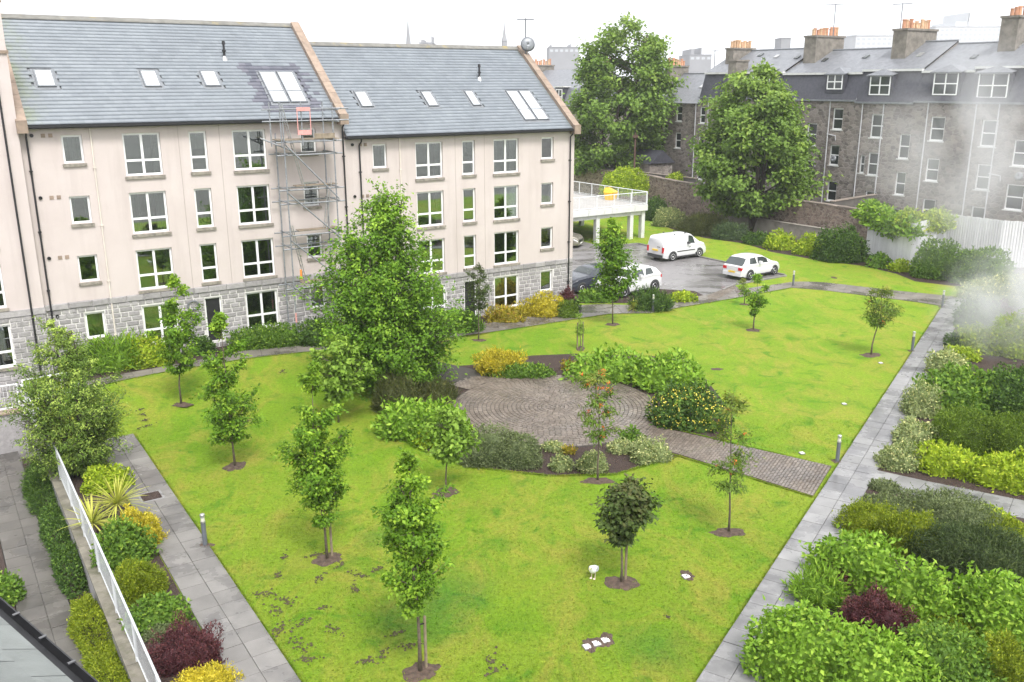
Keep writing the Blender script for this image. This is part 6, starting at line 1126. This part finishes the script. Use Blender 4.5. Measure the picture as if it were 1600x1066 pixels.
turf_scars(((222, 648, .12), (226, 657, .12), (229, 666, .12), (220, 640, .1), (442, 580, .16), (430, 955, .14), (470, 975, .12), (555, 920, .13), (500, 905, .15), (450, 940, .16), (570, 1035, .14), (600, 1020, .12), (520, 985, .13), (470, 1010, .2), (768, 1032, .12), (775, 1048, .12), (1043, 964, .05), (415, 930, .18), (590, 890, .12), (445, 870, .1), (480, 1030, .16), (437, 985, .2), (640, 1010, .14), (492, 868, .12), (530, 885, .1), (560, 898, .12), (506, 950, .1), (435, 900, .1), (620, 990, .1)))
for i, (x, y, r_) in enumerate(((1120, 577, .22), (1303, 434, .25))): soil_ring(G(x, y), r_, 700+i, .015)
mh = empty('manhole_cover', G(236, 776, .035), TH, 'recessed square manhole cover in the left garden path edge', 'manhole cover'); MB().box(-.34, .34, -.34, .34, .0, .012).build('frame', M['slab'], mh); MB().box(-.27, .27, -.27, .27, .013, .018).build('lid', M['mulch'], mh)
dg = empty('drain_grate', G(1516, 776, .035), -.25, 'small dark drain grate in the cross path of right bed', 'drain grate'); MB().box(-.20, .20, -.09, .09, .0, .012).build('frame', M['trim'], dg)
for i in range(6): MB().box(-.17+i*.058, -.145+i*.058, -.07, .07, .0125, .018).build('bar', M['black'], dg)
def gull():
    p = G(927, 903); r = empty('gull', p, math.atan2(-p.y, -p.x)-.35, 'white gull standing on the lawn beside the dark staked maple', 'bird'); n = 12; V = []; rings_ = []
    sp = [(-.27, .20, .006, .004), (-.22, .21, .035, .02), (-.12, .235, .075, .065), (0, .25, .098, .098), (.09, .265, .092, .10), (.145, .30, .066, .075), (.165, .345, .046, .05), (.175, .385, .045, .045), (.195, .405, .040, .036), (.225, .402, .020, .018), (.262, .395, .010, .010), (.285, .385, .004, .004)]
    for x, z, ry, rz_ in sp: rings_.append([(x, ry*math.cos(2*PI*i/n), z+rz_*math.sin(2*PI*i/n)) for i in range(n)])
    m = MB(); m.add([q for R_ in rings_ for q in R_], [(j*n+i, j*n+(i+1) % n, (j+1)*n+(i+1) % n, (j+1)*n+i) for j in range(len(sp)-1) for i in range(n)]+[tuple(range(n-1, -1, -1)), tuple(range((len(sp)-1)*n, len(sp)*n))]); b_ = m.build('body', M['feather'], r, smooth=True)
    for sgn in (1, -1):
        w = MB(); P = [(.10, .088, .30), (.02, .104, .31), (-.10, .085, .275), (-.24, .03, .225), (-.30, .012, .205), (-.2, .06, .205), (-.08, .098, .205), (.05, .105, .225)]; w.add([(x, sgn*(y+.008), z) for x, y, z in P], [tuple(range(8)) if sgn < 0 else tuple(range(7, -1, -1))]); w.build('wing', M['feather_g'], r)
        l = MB(); l.path([(.0, sgn*.045, .17), (-.01, sgn*.045, .09), (.0, sgn*.045, .012)], [.014, .008, .008], 6); l.add([(-.01, sgn*.045-.008, .014), (-.01, sgn*.045+.008, .014), (.075, sgn*.045+.035, .006), (.085, sgn*.045, .006), (.075, sgn*.045-.035, .006)], [(0, 4, 3, 2, 1)]); l.build('leg', M['pinkleg'], r)
        MB().lathe([(.001, -.006), (.007, 0), (.001, .006)], (.198, sgn*.037, .412), 8).build('eye', M['black'], r)
    MB().path([(.222, 0, .401), (.26, 0, .397), (.29, 0, .384)], [.019, .012, .004], 8).build('beak', M['beak'], r)
M['feather'] = mk('white_feather', (.80, .80, .80), .7, .04, 8); M['feather_g'] = mk('pale_grey_feather', (.50, .52, .56), .7, .06, 8); M['pinkleg'] = mk('pink_leg', (.70, .55, .48), .6, .1, 8); M['beak'] = mk('yellow_beak', (.72, .55, .10), .5, .1, 6)
gull()
# ------------------------------------------------------------ steam drifting in from the right, and the haze over the town
def steam(label, cpx, cpy, Y, rx, ry, rz_, dens, seed, scale):
    c = at_dist(cpx, cpy, Y); v = ray(cpx, cpy); uu, vv = np.meshgrid(np.linspace(0, 2*PI, 25)[:-1], np.linspace(-PI/2*.98, PI/2*.98, 13), indexing='ij'); V = np.stack([np.cos(uu)*np.cos(vv)*rx, np.sin(uu)*np.cos(vv)*ry, np.sin(vv)*rz_], -1).reshape(-1, 3); I = np.arange(24*13).reshape(24, 13); J = np.roll(I, -1, 0); T = np.stack([I[:, :-1], J[:, :-1], J[:, 1:], I[:, 1:]], -1).reshape(-1, 4)
    t = NT('steam'); tc = t.n('TexCoord'); s_ = t.n('VectorMath', operation='DIVIDE'); t.set(s_, 0, tc.outputs['Object']); t.set(s_, 1, (rx, ry, rz_)); ln_ = t.n('VectorMath', operation='LENGTH'); t.set(ln_, 0, s_.outputs[0]); fall = t.mapr(ln_.outputs['Value'], .25, 1., 1., 0.); off = t.n('VectorMath', operation='ADD'); t.set(off, 0, tc.outputs['Object']); t.set(off, 1, (seed*7., seed*3., 0)); nz = t.mapr(t.noise(scale, 4, .6, off.outputs[0], .8), .34, .74)
    pv = t.n('VolumePrincipled'); t.set(pv, 'Color', (.97, .97, .98, 1)); t.set(pv, 'Density', t.math('MULTIPLY', t.math('MULTIPLY', t.math('POWER', fall, 1.4), nz), dens)); pv.inputs['Anisotropy'].default_value = .2; t.t.links.new(pv.outputs[0], t.out.inputs['Volume'])
    me = bpy.data.meshes.new('steam_plume'); me.from_pydata([tuple(q) for q in V], [], [tuple(q) for q in T]+[tuple(I[::-1, 0]), tuple(I[:, -1])]); me.materials.append(t.mat); o = link('steam_plume', me, None, c); tag(o, label, 'steam', None, 'stuff'); return o
steam('white steam drifting over the shrubs at the right edge', 1600, 480, 40, 4.4, 3.0, 3.6, 1.25, 1, .5)
steam('thin white steam drifting before the right tenements', 1520, 235, 55, 8.0, 4, 8.0, .34, 2, .24)
def haze():
    t = NT('haze_air'); pv = t.n('VolumePrincipled'); t.set(pv, 'Color', (.93, .95, 1., 1)); t.set(pv, 'Density', HAZE); pv.inputs['Anisotropy'].default_value = .3; t.t.links.new(pv.outputs[0], t.out.inputs['Volume'])
    o = MB().box(-1500, 1500, -80, 1800, -2.0, 180).build('haze', t.mat); tag(o, kind='stuff')
HAZE = .0004
haze()
